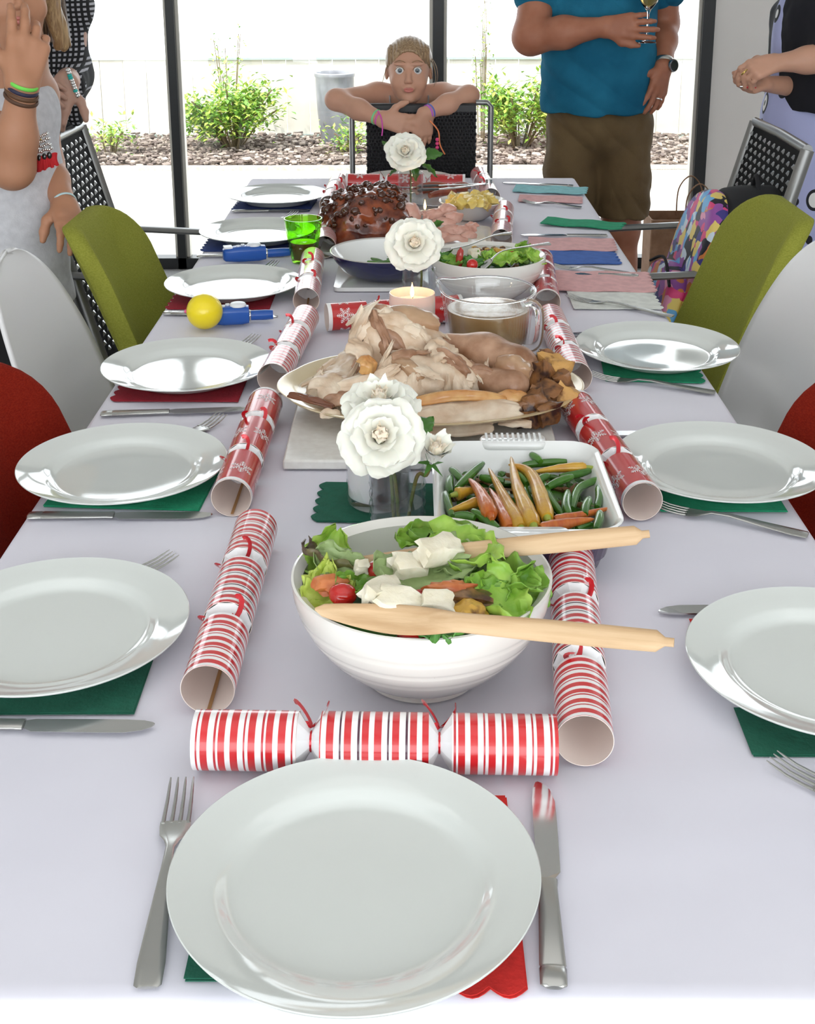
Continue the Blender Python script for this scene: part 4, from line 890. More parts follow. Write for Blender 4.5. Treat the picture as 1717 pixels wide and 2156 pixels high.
# ---- ham
hp = solo('ham_platter', loft([(rrect(.36, .24, .02), 0), (rrect(.38, .26, .02), .008), (rrect(.39, .27, .02), .014), (rrect(.385, .265, .018), .015), (rrect(.36, .24, .015), .008)]), M_white, 'white rectangular platter holding the glazed ham and its slices', 'platter', (-.010, 2.88, TZ+.0005))
hm = thing('glazed_ham', 'whole ham with dark sticky glaze', 'ham', (-.09, 2.95, TZ+.012))
M_ham = mat('ham_glaze', (.26, .055, .015), .16, col2=(.07, .012, .006), scale=26, detail=6, ramp=(.42, .62), coat=.35, bump=.8, bscale=70); M_hamm = mat('ham_meat', (.58, .27, .20), .35, col2=(.70, .42, .34), scale=22, coat=.2, bump=.3)
M_clove = mat('clove_glaze', (.02, .006, .003), .25, col2=(.10, .025, .008), scale=80, coat=.4)
b = Body(.0045); b.ell(at(770, 452, 2.93), (.098, .095, .062), .02); b.ell(at(740, 470, 2.91), (.062, .08, .055), .02); b.ell(at(800, 425, 2.96), (.062, .06, .040), .02); b.ell(at(835, 465, 2.91), (.040, .06, .038), .02); b.ell(at(760, 490, 2.88), (.075, .05, .025), .02)
o = link('ham_body', b.mesh('ham_body', M_ham, lambda p: .006*mn.noise(p*30)+.007*mn.noise(p*14)+.003*mn.noise(p*60)), hm); o.location = -hm.location
# sticky cloves and berries over the upper crust
bm_ = MB().blob((0, 0, 0), (1, 1, .8), 2, .25, 2, 5).mesh('clove', M_clove, True, True); rr_ = random.Random(5)
co = [v.co.copy() for v in o.data.vertices]; no = [v.normal.copy() for v in o.data.vertices]
cand = [i for i in range(len(co)) if no[i].z > .12 and no[i].y < .55]
for k in range(150):
    i = rr_.choice(cand); 
    if co[i].z < .86-.05*rr_.random()*2 and rr_.random() < .75: continue
    c = link('clove', bm_, hm); s = rr_.uniform(.004, .0105); c.scale = (s, s, s*.8); c.location = co[i]-Vector(hm.location)+no[i]*.001; c.rotation_euler = (rr_.random()*3, rr_.random()*3, 0)
piece('cut_face', '', 873, 445, 2.90, .05, .06, M_hamm, .3, 1.0, .6, 31, .5, .004, .004, hm)
for k, (x, y, l, w, rz, tx) in enumerate([(920, 445, .055, .035, .4, .8), (935, 462, .06, .03, -.2, .6), (960, 452, .05, .035, .5, .9), (905, 468, .05, .03, .1, .5), (950, 478, .065, .035, -.3, .6), (975, 480, .05, .03, .3, .7), (990, 490, .045, .025, .6, .5), (925, 490, .06, .03, .15, .5), (960, 497, .06, .025, -.1, .4), (990, 474, .035, .03, -.6, .9), (900, 450, .03, .03, .9, .8), (945, 440, .045, .04, .2, 1.1)]):
    labs = ['topmost folded pink ham slice next to the candle flame', 'pink ham slice in the middle of the pile', 'curled pink ham slice at the upper right of the pile', 'pale ham slice beside the cut ham', 'folded ham slice low in the pile centre', 'shredded ham slice at the right of the pile', 'ham scrap at the far right of the pile', 'ham slice at the front left behind the rose', 'ham slice at the front of the pile', 'small curled ham piece at the right edge', 'small ham piece touching the whole ham', 'large upright pink ham slice at the back']
    piece('ham_slice', labs[k], x, y, 2.86+(495-y)*.0018, l, w, M_hamm, rz, tx, 0, 40+k, .6, .003, .006, group='carved ham slices')
# ---- potato bowl
pb = solo('serving_bowl', MB().lathe([(0, 0), (.035, 0), (.04, .004), (.06, .018), (.076, .036), (.083, .046), (.082, .0475), (.079, .046), (.07, .034), (.05, .014), (0, .010)], 64), M_white, 'white bowl of yellow potato chunks beside the ham slices', 'bowl', (.148, 3.165, TZ+.0005))
M_pot = mat('potato', (.70, .50, .10), .4, col2=(.78, .62, .22), scale=30, coat=.2)
for k in range(26):
    px = 948+(k*29 % 94); py = 432-(k*17 % 22); z = .800+(.016 if 970 < px < 1020 else .004)
    if py < 414 and (px < 965 or px > 1025): py = 424
    cube_chunk('potato_chunk', 'yellow potato chunk heaped in the white bowl beside the ham', 'potato', on(px, py, z), (.0125, .011, .009), M_pot, (rg.uniform(-.6, .6), rg.uniform(-.6, .6), rg.uniform(0, 3)), k, 'potato chunks')
pm = MB().lathe([(0, TZ+.014), (.05, TZ+.02), (.070, TZ+.036), (.05, TZ+.044), (0, TZ+.048)], 24, 0, (.148, 3.165, 0)); solo('potato_filling', pm, M_pot, 'mass of potato pieces filling the white bowl', 'potato', kind='stuff')
# ---- sausage platter and tongs, ramekin
spl = solo('small_platter', MB().lathe([(0, 0), (.08, 0), (.11, .010), (.113, .0115), (.11, .012), (.08, .004), (0, .003)], 64), M_white, 'white dish with dark glazed sausages under the tongs', 'dish', (.085, 3.375, TZ+.0005))
M_saus = mat('sausage_glaze', (.22, .03, .012), .15, col2=(.38, .09, .03), scale=20, coat=.8)
for k, (a, b2) in enumerate([((878, 405), (925, 400)), ((905, 412), (960, 405)), ((935, 402), (985, 398)), ((880, 395), (940, 391)), ((950, 395), (992, 392))]):
    P, Q = on(*a, TZ+.020+.003*k), on(*b2, TZ+.020+.003*k); w = bez([(0, 0, 0), (Q-P)*.5+Vector((0, .008, .002)), Q-P], 5); n = len(w)
    solo('sausage', MB().tube(w, [.0105*(.45+.55*math.sin(PI*min(max(i/(n-1), .08), .92))**.5) for i in range(n)], 10), M_saus, ['sausage in front at the left under the tongs', 'sausage in front at the right under the tongs', 'sausage behind on the right', 'sausage behind on the left', 'rearmost right sausage by the bows'][k], 'sausage', P, group='glazed sausages')
tg = thing('serving_tongs', 'steel tongs with black scalloped jaws lying over the sausages', 'tongs', tuple(on(1030, 386, .800)))
for k, (zo, yo) in enumerate(((.010, 4), (-.006, -4))):
    P = on(1030, 386, .800); w = [on(1030, 386, .800)-P, on(975, 391+yo*.6, .802+zo)-P, on(925, 394+yo, .798+zo)-P]
    part('arm', MB().tube(bez(w, 5), .0085, 8, flat=.25, up=(0, 0, 1)), M_steel, tg); w2 = [on(928, 394+yo, .798+zo)-P, on(900, 395+yo, .796+zo)-P, on(880, 396+yo, .794+zo)-P]
    part('jaw', MB().tube(bez(w2, 5), [.008, .009, .010, .011, .012, .012, .012, .012, .011, .010, .006], 8, flat=.25, up=(0, 0, 1)), mat('black_nylon', (.02, .02, .02), .4), tg)
part('hinge', MB().lathe([(0, -.012), (.009, -.012), (.009, .012), (0, .012)], 16), M_steel, tg)
solo('ramekin', MB().lathe([(0, 0), (.024, 0), (.030, .02), (.038, .034), (.0375, .035), (.035, .033), (.027, .018), (0, .008)], 40), M_white, 'small white dish peeping out left behind the ham', 'dish', (-.150, 3.16, TZ+.0005))
# ============================================================ ROSES, VASES, CANDLES, GLASS, TOYS
M_petal = mat('rose_petal', (.84, .83, .74), .45, sss=.15, sheen=.2, bump=.12, bscale=60); M_core = mat('rose_heart', (.86, .72, .56), .5, col2=(.86, .80, .68), scale=30, sss=.2)
M_rleaf = mat('rose_leaf', (.035, .12, .015), .35, col2=(.07, .20, .03), scale=30, bump=.5, bscale=70); M_rstem = mat('rose_stem', (.10, .17, .03), .5, col2=(.18, .14, .05), scale=40)
def petal(r0, l, w, t0, t1, cup, seed, ruf=.004):
    nu, nv = 12, 11; sd = Vector((seed*2.7, seed, 0)); th = [R(t0+(t1-t0)*(i/(nu-1))**1.2) for i in range(nu)]; rho = [r0]; hh = [0]
    for i in range(1, nu): rho.append(rho[-1]+l/(nu-1)*math.sin(th[i])); hh.append(hh[-1]+l/(nu-1)*math.cos(th[i]))
    mb = MB(); v = []
    for i in range(nu):
        u = i/(nu-1); ww = w/2*(math.sin(min(PI*(.10+.80*u), PI*.5) if u < .60 else PI*(.5+.27*((u-.60)/.40)**2.6))**.8)
        for j in range(nv):
            s = (j/(nv-1)-.5)*2; nz = mn.noise(Vector((u*2.5, s*2, 0))+sd); ph = s*ww/max(rho[i]*.9+.014, .012)*cup
            rr = rho[i]-.004*abs(s)*u; notch = .03*l*(1-abs(s))**3*(u**6)
            x = (rr)*math.cos(ph)+(-notch)*math.sin(th[i]); y = rr*math.sin(ph)*1.0+s*ww*(1-cup)
            v.append((x+ruf*nz*u*1.2, y, hh[i]+ruf*2*nz*u*u-.12*l*abs(s)**2.5*u*(1 if t1 > 60 else .4)))
    return mb.add(v, [(i*nv+j, i*nv+j+1, (i+1)*nv+j+1, (i+1)*nv+j) for i in range(nu-1) for j in range(nv-1)])
PM = {}
def petal_mesh(kind, k):
    if (kind, k) not in PM:
        spec = {'o': (.006, .047, .066, 45, 100, .5), 'm': (.006, .040, .056, 25, 82, .62), 'n': (.006, .033, .046, 8, 46, .8), 'i': (.0065, .027, .034, -4, 18, 1.0), 'c': (.0052, .0245, .020, -14, -6, 1.0)}[kind]
        PM[kind, k] = petal(*spec, seed=k*3+ord(kind)).mesh('petal', M_core if kind in 'ci' else M_petal, True, False)
    return PM[kind, k]
def leafmesh(l, w, seed):
    mb = MB(); nu, nv = 17, 7
    def fn(u, v):
        s = (v-.5)*2; ww = w/2*math.sin(PI*min(u**.8, 1))**.8*(1+(.10 if int(u*16) % 2 else -.02)*(abs(s) > .9))
        return (l*u, s*ww, .22*abs(s)*ww-.20*l*u*u+.002*math.sin(u*20)*abs(s))
    return mb.grid(fn, nu, nv)
def rose(label, c, axis, s, base, rings=(('o', 5), ('o', 4), ('m', 5), ('n', 5), ('i', 5), ('c', 5)), leaves=(), seed=0, stem_r=.0022, via=None):
    c = Vector(c); base = Vector(base); t = thing('rose', label, 'rose', tuple(base)); q = Vector(axis).normalized().to_track_quat('Z', 'Y'); rg = random.Random(seed); off = 0
    for kd, n in rings:
        for k in range(n):
            o = link('petal', petal_mesh(kd, (k+seed) % 3), t); a = off+2*PI*k/n+rg.uniform(-.12, .12); o.rotation_mode = 'QUATERNION'
            o.rotation_quaternion = q @ Matrix.Rotation(a, 3, 'Z').to_quaternion() @ Matrix.Rotation(rg.uniform(-.10, .10), 3, 'Y').to_quaternion()
            sc = s*rg.uniform(.93, 1.07); o.scale = (sc, sc, sc); o.location = c-base+q @ Vector((0, 0, {'o': 0, 'm': .003, 'n': .007, 'i': .009, 'c': .011}[kd]*s))
        off += .45
    hb = MB().blob((0, 0, 0), (.0085*s, .0085*s, .011*s), 3, .25, 2.5, seed); o = part('heart', hb, M_core, t); o.location = c-base+q @ Vector((0, 0, .024*s)); o.rotation_mode = 'QUATERNION'; o.rotation_quaternion = q
    ax = Vector(axis).normalized(); p0 = c-ax*.004; pts = [p0, p0-ax*.018*s, (via if via is not None else (p0*.5+base*.5)), base]
    part('stem', MB().tube([p-base for p in bez(pts, 6)], stem_r, 8), M_rstem, t)
    sep = MB()
    for k in range(5): a = 2*PI*k/5; sep.add([q @ Vector((.002*math.cos(a)-x*math.sin(a), .002*math.sin(a)+x*math.cos(a), 0))+c-base if i < 2 else q @ Vector((.022*s*math.cos(a), .022*s*math.sin(a), -.006*s))+c-base for i, x in ((0, -.004), (1, .004), (2, 0))], [(0, 1, 2)])
    part('sepals', sep, M_rleaf, t)
    for (lc, ld, ll, lw, roll) in leaves:
        lc = Vector(lc); o = part('leaf', leafmesh(ll, lw, seed), M_rleaf, t); o.location = lc-base; d = Vector(ld).normalized(); o.rotation_mode = 'QUATERNION'; o.rotation_quaternion = d.to_track_quat('X', 'Z') @ Matrix.Rotation(roll, 3, 'X').to_quaternion()
        so = o.modifiers.new('thickness', 'SOLIDIFY'); so.thickness = .0005
        stp = min([p for p in bez(pts, 6)], key=lambda p: (p-lc).length); part('leaf_stalk', MB().tube([stp-base, lc-base], .0011, 6), M_rstem, t)
    return t
def vase(label, c, r, h, rings=7, water=.5):
    t = thing('glass_tumbler', label, 'vase', (c[0], c[1], TZ+.0006)); pr = [(0, 0), (r*.94, 0), (r*.97, .002)]
    n = 24
    for i in range(n+1):
        z = .006+(h-.006)*i/n; pr.append((r+(.0009*math.sin(i/n*rings*2*PI) if i/n < .8 else 0), z))
    pr += [(r-.0012, h+.001), (r-.0022, h)]+[(r-.0022+.0006*math.sin(i/n*rings*2*PI)*(i/n < .8), .006+(h-.006)*i/n) for i in range(n, -1, -2)]+[(r-.004, .009), (0, .009)]
    part('glass_body', MB().lathe(pr, 64), M_thin2, t)
    if water: part('water_surface', MB().lathe([(0, h*water), (r-.0028, h*water), (r-.0028, h*water-.0005), (0, h*water-.0005)], 48), M_thin, t)
    return t
M_thin2 = pane_mat('vase_glass', (.93, .95, .955), 1.0)
# near vase
V1 = (-.018, 1.375); vase('clear ribbed tumbler holding the nearest white roses', V1, .0325, .098)
b1 = Vector((-.016, 1.378, TZ+.012)); cc = at(800, 925, 1.345); lf = at(862, 925, 1.37)
rose('large open white rose with a peach heart, nearest and in front', cc, (.05, -.80, .55), 1.0, b1, leaves=[(lf, at(912, 868, 1.40)-lf, .046, .028, .3)], seed=1, via=Vector((-.022, 1.375, TZ+.085)))
rose('white rose facing upward behind the nearest rose', at(802, 868, 1.405), (-.05, -.35, .9), .98, b1+Vector((-.006, .004, 0)), seed=2, via=Vector((-.026, 1.39, TZ+.08)))
rose('half open white rosebud to the right of the nearest rose', at(908, 975, 1.36), (.25, -.35, .85), .92, b1+Vector((.008, .002, 0)), rings=(('n', 5), ('n', 4), ('i', 5), ('c', 5)), seed=3, via=Vector((.004, 1.375, TZ+.08)))
V2 = (.012, 2.315); vase('clear ribbed tumbler with the white rose beside the far salad bowl', V2, .031, .088)
b2 = Vector((.012, 2.318, TZ+.012)); l2 = at(895, 500, 2.30)
rose('white rose with a peach heart in front of the ham', at(872, 518, 2.275), (.05, -.85, .45), 1.08, b2, leaves=[(l2, at(925, 462, 2.33)-l2, .050, .044, -.9)], seed=4, via=Vector((.016, 2.31, TZ+.085)))
V3p = at(865, 425, 3.26); V3 = (V3p.x, 3.26); vase('clear ribbed tumbler with the farthest white rose', V3, .0325, .100)
b3 = Vector((V3[0], V3[1], TZ+.012)); P3 = lambda x, y, Y=3.24: at(x, y, Y)
rose('farthest white rose with several leaves, in front of the girl', at(854, 325, 3.20), (.0, -.80, .5), 1.08, b3, seed=5, via=Vector((V3[0], V3[1], TZ+.10)),
     leaves=[(P3(835, 325), P3(802, 285)-P3(835, 325), .050, .034, .9), (P3(890, 330), P3(932, 318)-P3(890, 330), .052, .042, .6), (P3(885, 345), P3(935, 372)-P3(885, 345), .055, .036, -.5), (P3(870, 350), P3(886, 392)-P3(870, 350), .040, .032, .6), (P3(850, 352), P3(808, 368)-P3(850, 352), .045, .030, .4)])
# candles
M_wax = mat('candle_wax', (.82, .78, .76), .4, sss=.4); M_pinkgl = mat('frosted_pink_glass', (.80, .62, .56), .15, coat=.6, sss=.2); M_flame = mat('flame', (1, .6, .2), .5, emis=(1, .62, .22), estr=7); M_wick = mat('wick', (.02, .02, .02), .8)
def candle(label, c, r, h, m, wax=.8, flame=True, glassy=False):
    t = thing('jar_candle', label, 'candle', (c[0], c[1], TZ+.0025))
    part('holder', MB().lathe([(0, 0), (r*.86, 0), (r*.97, .004), (r, .012), (r, h*.9), (r*.985, h), (r*.95, h), (r*.955, h*.9), (r*.95, .012), (0, .010)], 56), m, t)
    part('wax', MB().lathe([(0, .0105), (r*.945, .013), (r*.947, h*wax), (0, h*wax-.001)], 48), M_wax, t)
    part('wick', MB().tube([(0, 0, h*wax-.002), (.001, 0, h*wax+.008)], .0009, 6), M_wick, t)
    if flame:
        z = h*wax+.006; part('flame', MB().lathe([(0, z), (.0028, z+.004), (.0036, z+.009), (.0026, z+.016), (.0009, z+.023), (0, z+.027)], 16), M_flame, t)
        ld = bpy.data.lights.new('candle_glow', 'POINT'); ld.energy = .12; ld.color = (1, .6, .25); ld.shadow_soft_size = .004; lo = bpy.data.objects.new('candle_glow', ld); COL.objects.link(lo); lo.parent = t; lo.location = (0, 0, z+.035)
    return t
candle('tall white candle in a clear glass behind the nearest rose vase', (-.043, 1.478), .040, .122, M_thin2, .92, False)
candle('lit candle in a pale pink glass behind the turkey', (-.001, 2.062), .0385, .110, M_pinkgl, .86)
candle('small lit candle beside the ham slices with a bright flame', (.030, 3.085), .030, .040, M_thin2, .75)
# green tumbler with drink
tg_ = thing('green_tumbler', 'dimpled green glass tumbler half full of red drink', 'glass', (-.237, 2.725, TZ+.0006)); H = .096
M_gg = pane_mat('green_glass', (.60, .90, .22)); M_drink = mat('red_drink', (.42, .02, .02), .1, coat=.3)
gp = MB(); nn = 72; rows = 44; v = []
def dimp(a, z):
    d = 0
    for q, zc in enumerate((.040, .055, .070)):
        for k in range(11):
            aa = 2*PI*(k+.5*(q % 2))/11; da = (a-aa+PI) % (2*PI)-PI; e = (da*.036/.0085)**2+((z-zc)/.0062)**2
            if e < 1: d = max(d, (1-e)**.5*.0022)
    return d
for i in range(rows+1):
    z = H*i/rows; r0_ = .026+(.0415-.026)*(z/H)**.8
    for k in range(nn): a = 2*PI*k/nn; r_ = r0_-dimp(a, z); v.append((r_*math.cos(a), r_*math.sin(a), z))
for i in range(rows, 3, -2):
    z = H*i/rows; r0_ = .0238+(.0415-.026)*(z/H)**.8
    for k in range(nn): a = 2*PI*k/nn; v.append((r0_*math.cos(a), r0_*math.sin(a), z))
nr = len(v)//nn; gp.add(v, [(i*nn+k, i*nn+(k+1) % nn, (i+1)*nn+(k+1) % nn, (i+1)*nn+k) for i in range(nr-1) for k in range(nn)]+[tuple(range(nn))[::-1], tuple((nr-1)*nn+k for k in range(nn))])
part('glass_body', gp, M_gg, tg_); part('drink', MB().lathe([(0, .010), (.0225, .006), (.0245, .020), (.0285, .044), (0, .045)], 40), M_drink, tg_)
# blue gadgets, yellow ball
M_blu = mat('blue_plastic', (.012, .085, .38), .35, coat=.2); M_lb = mat('white_plastic', (.78, .80, .84), .35)
def gadget(label, a, b, z):
    A, B = on(*a, z), on(*b, z); d = B-A; L = d.length; t = thing('toy_blaster', label, 'toy', tuple(A), math.atan2(d.y, d.x), 'blue plastic toys')
    lv = []
    def sec(w, h, r): return [(x, y) for x, y in rrect(w, h, r, 5)]
    mb = MB(); prof = [(0, .020, .022), (.004, .030, .028), (.03, .034, .034), (.07, .034, .034), (.082, .030, .030), (.084, .030, .030)]; n = None; v = []
    for x, w_, h_ in prof:
        ps = sec(w_, h_, min(w_, h_)*.28); n = len(ps); v += [(x*L/.135, p[0], p[1]+.003) for p in ps]
    m = len(prof); mb.add(v, [(i*n+k, i*n+(k+1) % n, (i+1)*n+(k+1) % n, (i+1)*n+k) for i in range(m-1) for k in range(n)]+[tuple(range(n))[::-1], tuple((m-1)*n+k for k in range(n))])
    part('toy_body', mb, M_blu, t)
    part('nozzle', MB().lathe([(0, .083*L/.135), (.009, .083*L/.135), (.0095, .12*L/.135), (.0085, L), (0, L)], 20, axis='x'), M_blu, t)
    part('dial', MB().lathe([(0, .019), (.0145, .019), (.015, .022), (.013, .0245), (0, .025)], 28, 0, (.062*L/.135, 0, 0)), M_lb, t)
    for k in range(3): part('button', MB().lathe([(0, .018), (.0042, .018), (.0042, .0225), (0, .0235)], 14, 0, ((.030+.010*k)*L/.135, (.004 if k % 2 else -.004), 0)), M_lb, t)
    part('grip_trim', MB().box((.010*L/.135, 0, .019), (.018, .022, .004)), M_lb, t)
    part('chrome_ring', MB().lathe([(.0098, .084*L/.135), (.0105, .086*L/.135), (.0098, .088*L/.135)], 20, axis='x'), M_steel, t)
    return t
gadget('blue plastic toy gadget with white dial in front of the plate beside the green tumbler', (470, 539), (612, 530), TZ+.018)
gadget('blue plastic toy gadget with white dial right of the yellow ball', (440, 668), (575, 662), TZ+.018)
yb = on(430, 697, TZ+.0015); bl_ = thing('yellow_ball', 'shiny yellow ball lying on a knife handle', 'ball', (yb.x, yb.y+.015, TZ+.0015))
part('sphere', MB().blob((0, 0, .0325), (.0325, .0325, .0325), 4, 0), mat('yellow_plastic', (.86, .68, .01), .3, coat=.4), bl_)
part('nub', MB().lathe([(0, -.036), (.003, -.036), (.004, -.031), (.004, -.028)], 12, 0, (0, 0, .0325), axis='x'), mat('pink_plastic', (.7, .1, .25), .4), bl_)
# ============================================================ CHAIRS, BACKPACK, PAPER BAG
M_shell = mat('white_shell', (.72, .72, .72), .35); M_legw = mat('chair_leg_wood', (.50, .34, .18), .5, col2=(.58, .42, .25), scale=10, stretch=(8, 8, 1)); M_metal = mat('chair_metal', (.42, .42, .41), .35, .8)
def fabric(nm, a, b): return mat(nm, a, .95, col2=b, scale=260, bump=.5, bscale=420, spec=.12, stretch=(1, 1, 2.5))
M_olive = fabric('olive_fabric', (.23, .24, .035), (.30, .31, .055)); M_redf = fabric('red_fabric', (.20, .010, .004), (.27, .020, .008))
def legs(t, w, d, h, m):
    for sx in (-1, 1):
        for sy in (-1, 1): part('leg', MB().tube([(sx*d*.5+.0, sy*w*.5, 0), (sx*d*.30, sy*w*.30, h)], [.011, .016], 10), m, t)
def shell_chair(label, loc, rz):
    """local +x is the direction the sitter faces"""
    t = thing('shell_chair', label, 'chair', loc, rz); nu, nv = 34, 25; pts = bez([(.215, .455), (.19, .462), (.10, .440), (-.02, .432), (-.12, .445), (-.180, .505), (-.205, .60), (-.228, .70), (-.262, .80), (-.285, .862)], 8)if False else bez([(.215, 0, .452), (.19, 0, .462), (.10, 0, .440), (-.02, 0, .432), (-.12, 0, .447), (-.178, 0, .51), (-.200, 0, .60), (-.222, 0, .70), (-.250, 0, .80), (-.272, 0, .868)], 6)
    def fn(u, v):
        u = u**.8; i = u*(len(pts)-1); k = min(int(i), len(pts)-2); p = pts[k].lerp(pts[k+1], i-k); s = (v-.5)*2
        hw = .215 if u < .55 else .215*max(1-((u-.55)/.45)**2.3, 0)**.55+.002
        if u < .12: hw *= .82+.18*(u/.12)**.5
        cup = .035*abs(s)**2.4*(1 if u < .6 else max(.15, 1-(u-.6)*2.4)); seat = 1-min(max((u-.42)/.16, 0), 1)
        return (p.x+cup*(1-seat)*1.1, s*hw, p.z+cup*seat)
    o = part('shell', MB().grid(fn, nu*2, nv), M_shell, t); so = o.modifiers.new('thickness', 'SOLIDIFY'); so.thickness = .007
    part('seat_mount', MB().box((-.0, 0, .412), (.20, .16, .022)), M_metal, t); legs(t, .44, .42, .405, M_legw); return t
def pad_chair(label, loc, rz, m, topz=.87, w=.42):
    t = thing('upholstered_chair', label, 'chair', loc, rz)
    # back: rounded panel, slightly curved, leaning
    out = []; H0, H1 = .40, topz
    prof = rrect(w, H1-H0, .10, 9); nb = len(prof); v = []; rings = [(1, 0), (1, .012)]; c = (H0+H1)/2
    def P(y, z, off, sh):
        zz = c+z*sh; lean = -.19-.17*((zz-.45)/.45)**1.15 if zz > .45 else -.19; bow = .055*(y*sh/(w/2))**2
        tp = 1-.10*max(0, (zz-.6)/.3); return (lean+bow+off, y*sh*tp, zz)
    mb = MB(); levels = [(-.020, .965), (-.016, .99), (-.006, 1.0), (.008, 1.0), (.018, .985), (.022, .955)]; v = []
    for off, sh in levels: v += [P(y, z, off, sh) for y, z in prof]
    n = nb; f = [(i*n+k, i*n+(k+1) % n, (i+1)*n+(k+1) % n, (i+1)*n+k) for i in range(len(levels)-1) for k in range(n)]
    for side, (off, s0) in enumerate(((-.021, .965), (.024, .955))):
        base = 0 if side == 0 else (len(levels)-1)*n; prev = base
        for sh in (.7, .4, .1):
            st = len(v); v += [P(y, z, off, sh) for y, z in prof]; f += [(prev+k, prev+(k+1) % n, st+(k+1) % n, st+k) for k in range(n)]; prev = st
        f.append(tuple(prev+k for k in range(n)))
    mb.add(v, f); part('backrest', mb, m, t)
    st = part('seat', loft([(rrect(.44, w, .07), .405), (rrect(.46, w+.02, .075), .415), (rrect(.46, w+.02, .075), .450), (rrect(.44, w, .07), .465)]), m, t); legs(t, .46, .44, .405, M_legw)
    return t
shell_chair('white moulded shell chair on the left side of the table', (-.43, 2.185, 0), 0).scale = (1.04, 1.04, 1.04)
shell_chair('white moulded shell chair on the right side of the table', (.440, 2.15, 0), PI+.0).scale = (1.07, 1.07, 1.07)
pad_chair('olive green upholstered chair on the left under the girl\'s hand', (-.355, 2.63, 0), 0, M_olive, .875)
pad_chair('olive green upholstered chair on the right beside the backpack', (.44, 2.62, 0), PI, M_olive, .895, .46)
pad_chair('red upholstered chair at the left edge of the photo', (-.30, 1.60, 0), 0, M_redf, .86, .44)
pad_chair('red upholstered chair at the right edge of the photo', (.32, 1.57, 0), PI, M_redf, .86, .44)
# woven chairs with aluminium arms
M_wv = mat('woven_resin_grey', (.45, .46, .46), .22, .3, coat=.6); M_wd = mat('woven_backing', (.012, .012, .012), .8, spec=.1); M_arm = mat('arm_aluminium', (.24, .24, .235), .35, .8)
M_blk = mat('woven_resin_black', (.012, .012, .014), .4)
def woven_chair(label, loc, rz, dark=False, w=.50, lean=.30, topz=.93):
    t = thing('woven_armchair', label, 'chair', loc, rz)
    def B(y, z): return Vector((-.20-lean*(z-.45), y, z))
    for s in (-1, 1):
        part('back_post', MB().tube([B(s*w/2, .40), B(s*w/2, .7), B(s*w/2, topz)], .013, 8, flat=1.3), M_arm, t)
    part('top_rail', MB().tube([B(-w/2, topz), B(0, topz+.004), B(w/2, topz)], .013, 8), M_arm, t)
    part('back_panel', MB().add([tuple(B(y, z)+Vector((o, 0, 0))) for o in (-.004, .004) for y, z in ((-w/2, .44), (w/2, .44), (w/2, topz), (-w/2, topz))], [(0, 1, 2, 3), (4, 7, 6, 5), (0, 4, 5, 1), (1, 5, 6, 2), (2, 6, 7, 3), (3, 7, 4, 0)]), M_blk if dark else M_wd, t)
    wv = MB(); nz = 25; ny = 10
    for i in range(nz):
        for j in range(ny):
            y = -w/2+.02+(w-.04)*(j+.5*(i % 2))/ny; z = .45+(topz-.46)*i/nz; c = B(y, z)+Vector((.007, 0, 0))
            hy = (w-.04)/ny*.19; hz = (topz-.46)/nz*.40; a = .5
            wv.add([tuple(c+Vector((-.003, -hy, -hz))), tuple(c+Vector((-.003, hy*.3, -hz))), tuple(c+Vector((-.003, hy, hz))), tuple(c+Vector((-.003, -hy*.3, hz))), tuple(c+Vector((.004, 0, .001)))], [(0, 1, 4), (1, 2, 4), (2, 3, 4), (3, 0, 4)])
    part('weave', wv, M_blk if dark else M_wv, t, smooth=False, kind='stuff')
    st = MB(); st.add(*[loft([(rrect(.46, w-.02, .03), .415), (rrect(.47, w, .03), .425), (rrect(.47, w, .03), .440), (rrect(.46, w-.02, .03), .448)]).v, loft([(rrect(.46, w-.02, .03), .415), (rrect(.47, w, .03), .425), (rrect(.47, w, .03), .440), (rrect(.46, w-.02, .03), .448)]).f]); part('seat', st, M_blk, t)
    for s in (-1, 1):
        y = s*(w/2+.028)
        part('arm', MB().tube(bez([B(s*w/2, .66)+Vector((0, s*.02, 0)), (-.10, y, .650), (.05, y, .642), (.13, y, .632)], 5), .019, 10, flat=.45, up=(0, 0, 1)), M_arm, t)
        part('leg', MB().tube([(.13, y, .630), (.16, y*.99, 0)], .013, 8), M_arm, t); part('leg', MB().tube([B(s*w/2, .42), (-.25, s*w/2, 0)], .013, 8), M_arm, t)
        part('side_rail', MB().tube([(-.20, y*.95, .40), (.145, y*.97, .40)], .010, 8), M_arm, t)
    return t
woven_chair('woven grey resin armchair at the far right behind the backpack', (.60, 3.27, 0), PI, w=.48, lean=.27, topz=.945)
woven_chair('woven grey resin armchair at the far left behind the girl in grey', (-.56, 3.22, 0), 0, w=.48, lean=.27, topz=.945)
# the girl's chair: black weave seen from the front, arms as tall side frames
gc = thing('black_woven_chair', 'black woven chair at the far end that the girl leans over', 'chair', (.028, 4.02, 0))
GX0, GX1 = at(773, 300, 3.9).x, at(1002, 300, 3.9).x; gw = GX1-GX0; gx = (GX0+GX1)/2-.028
part('back_panel', MB().box((gx, -.12, .690), (gw, .02, .505)), M_blk, gc)
wv = MB()
for i in range(46):
    for j in range(30):
        x = gx-gw/2+gw*(j+.25+.5*(i % 2))/30; z = .45+.48*i/46; hx = gw/30*.42; hz = .0048
        wv.add([(x-hx, -.131, z-hz), (x+hx, -.131, z-hz), (x+hx, -.131, z+hz), (x-hx, -.131, z+hz), (x, -.136, z)], [(0, 1, 4), (1, 2, 4), (2, 3, 4), (3, 0, 4)])
part('weave', wv, M_blk, gc, smooth=False, kind='stuff')
part('top_rail', MB().tube([(gx-gw/2, -.12, .940), (gx+gw/2, -.12, .940)], .009, 8), M_blk, gc)
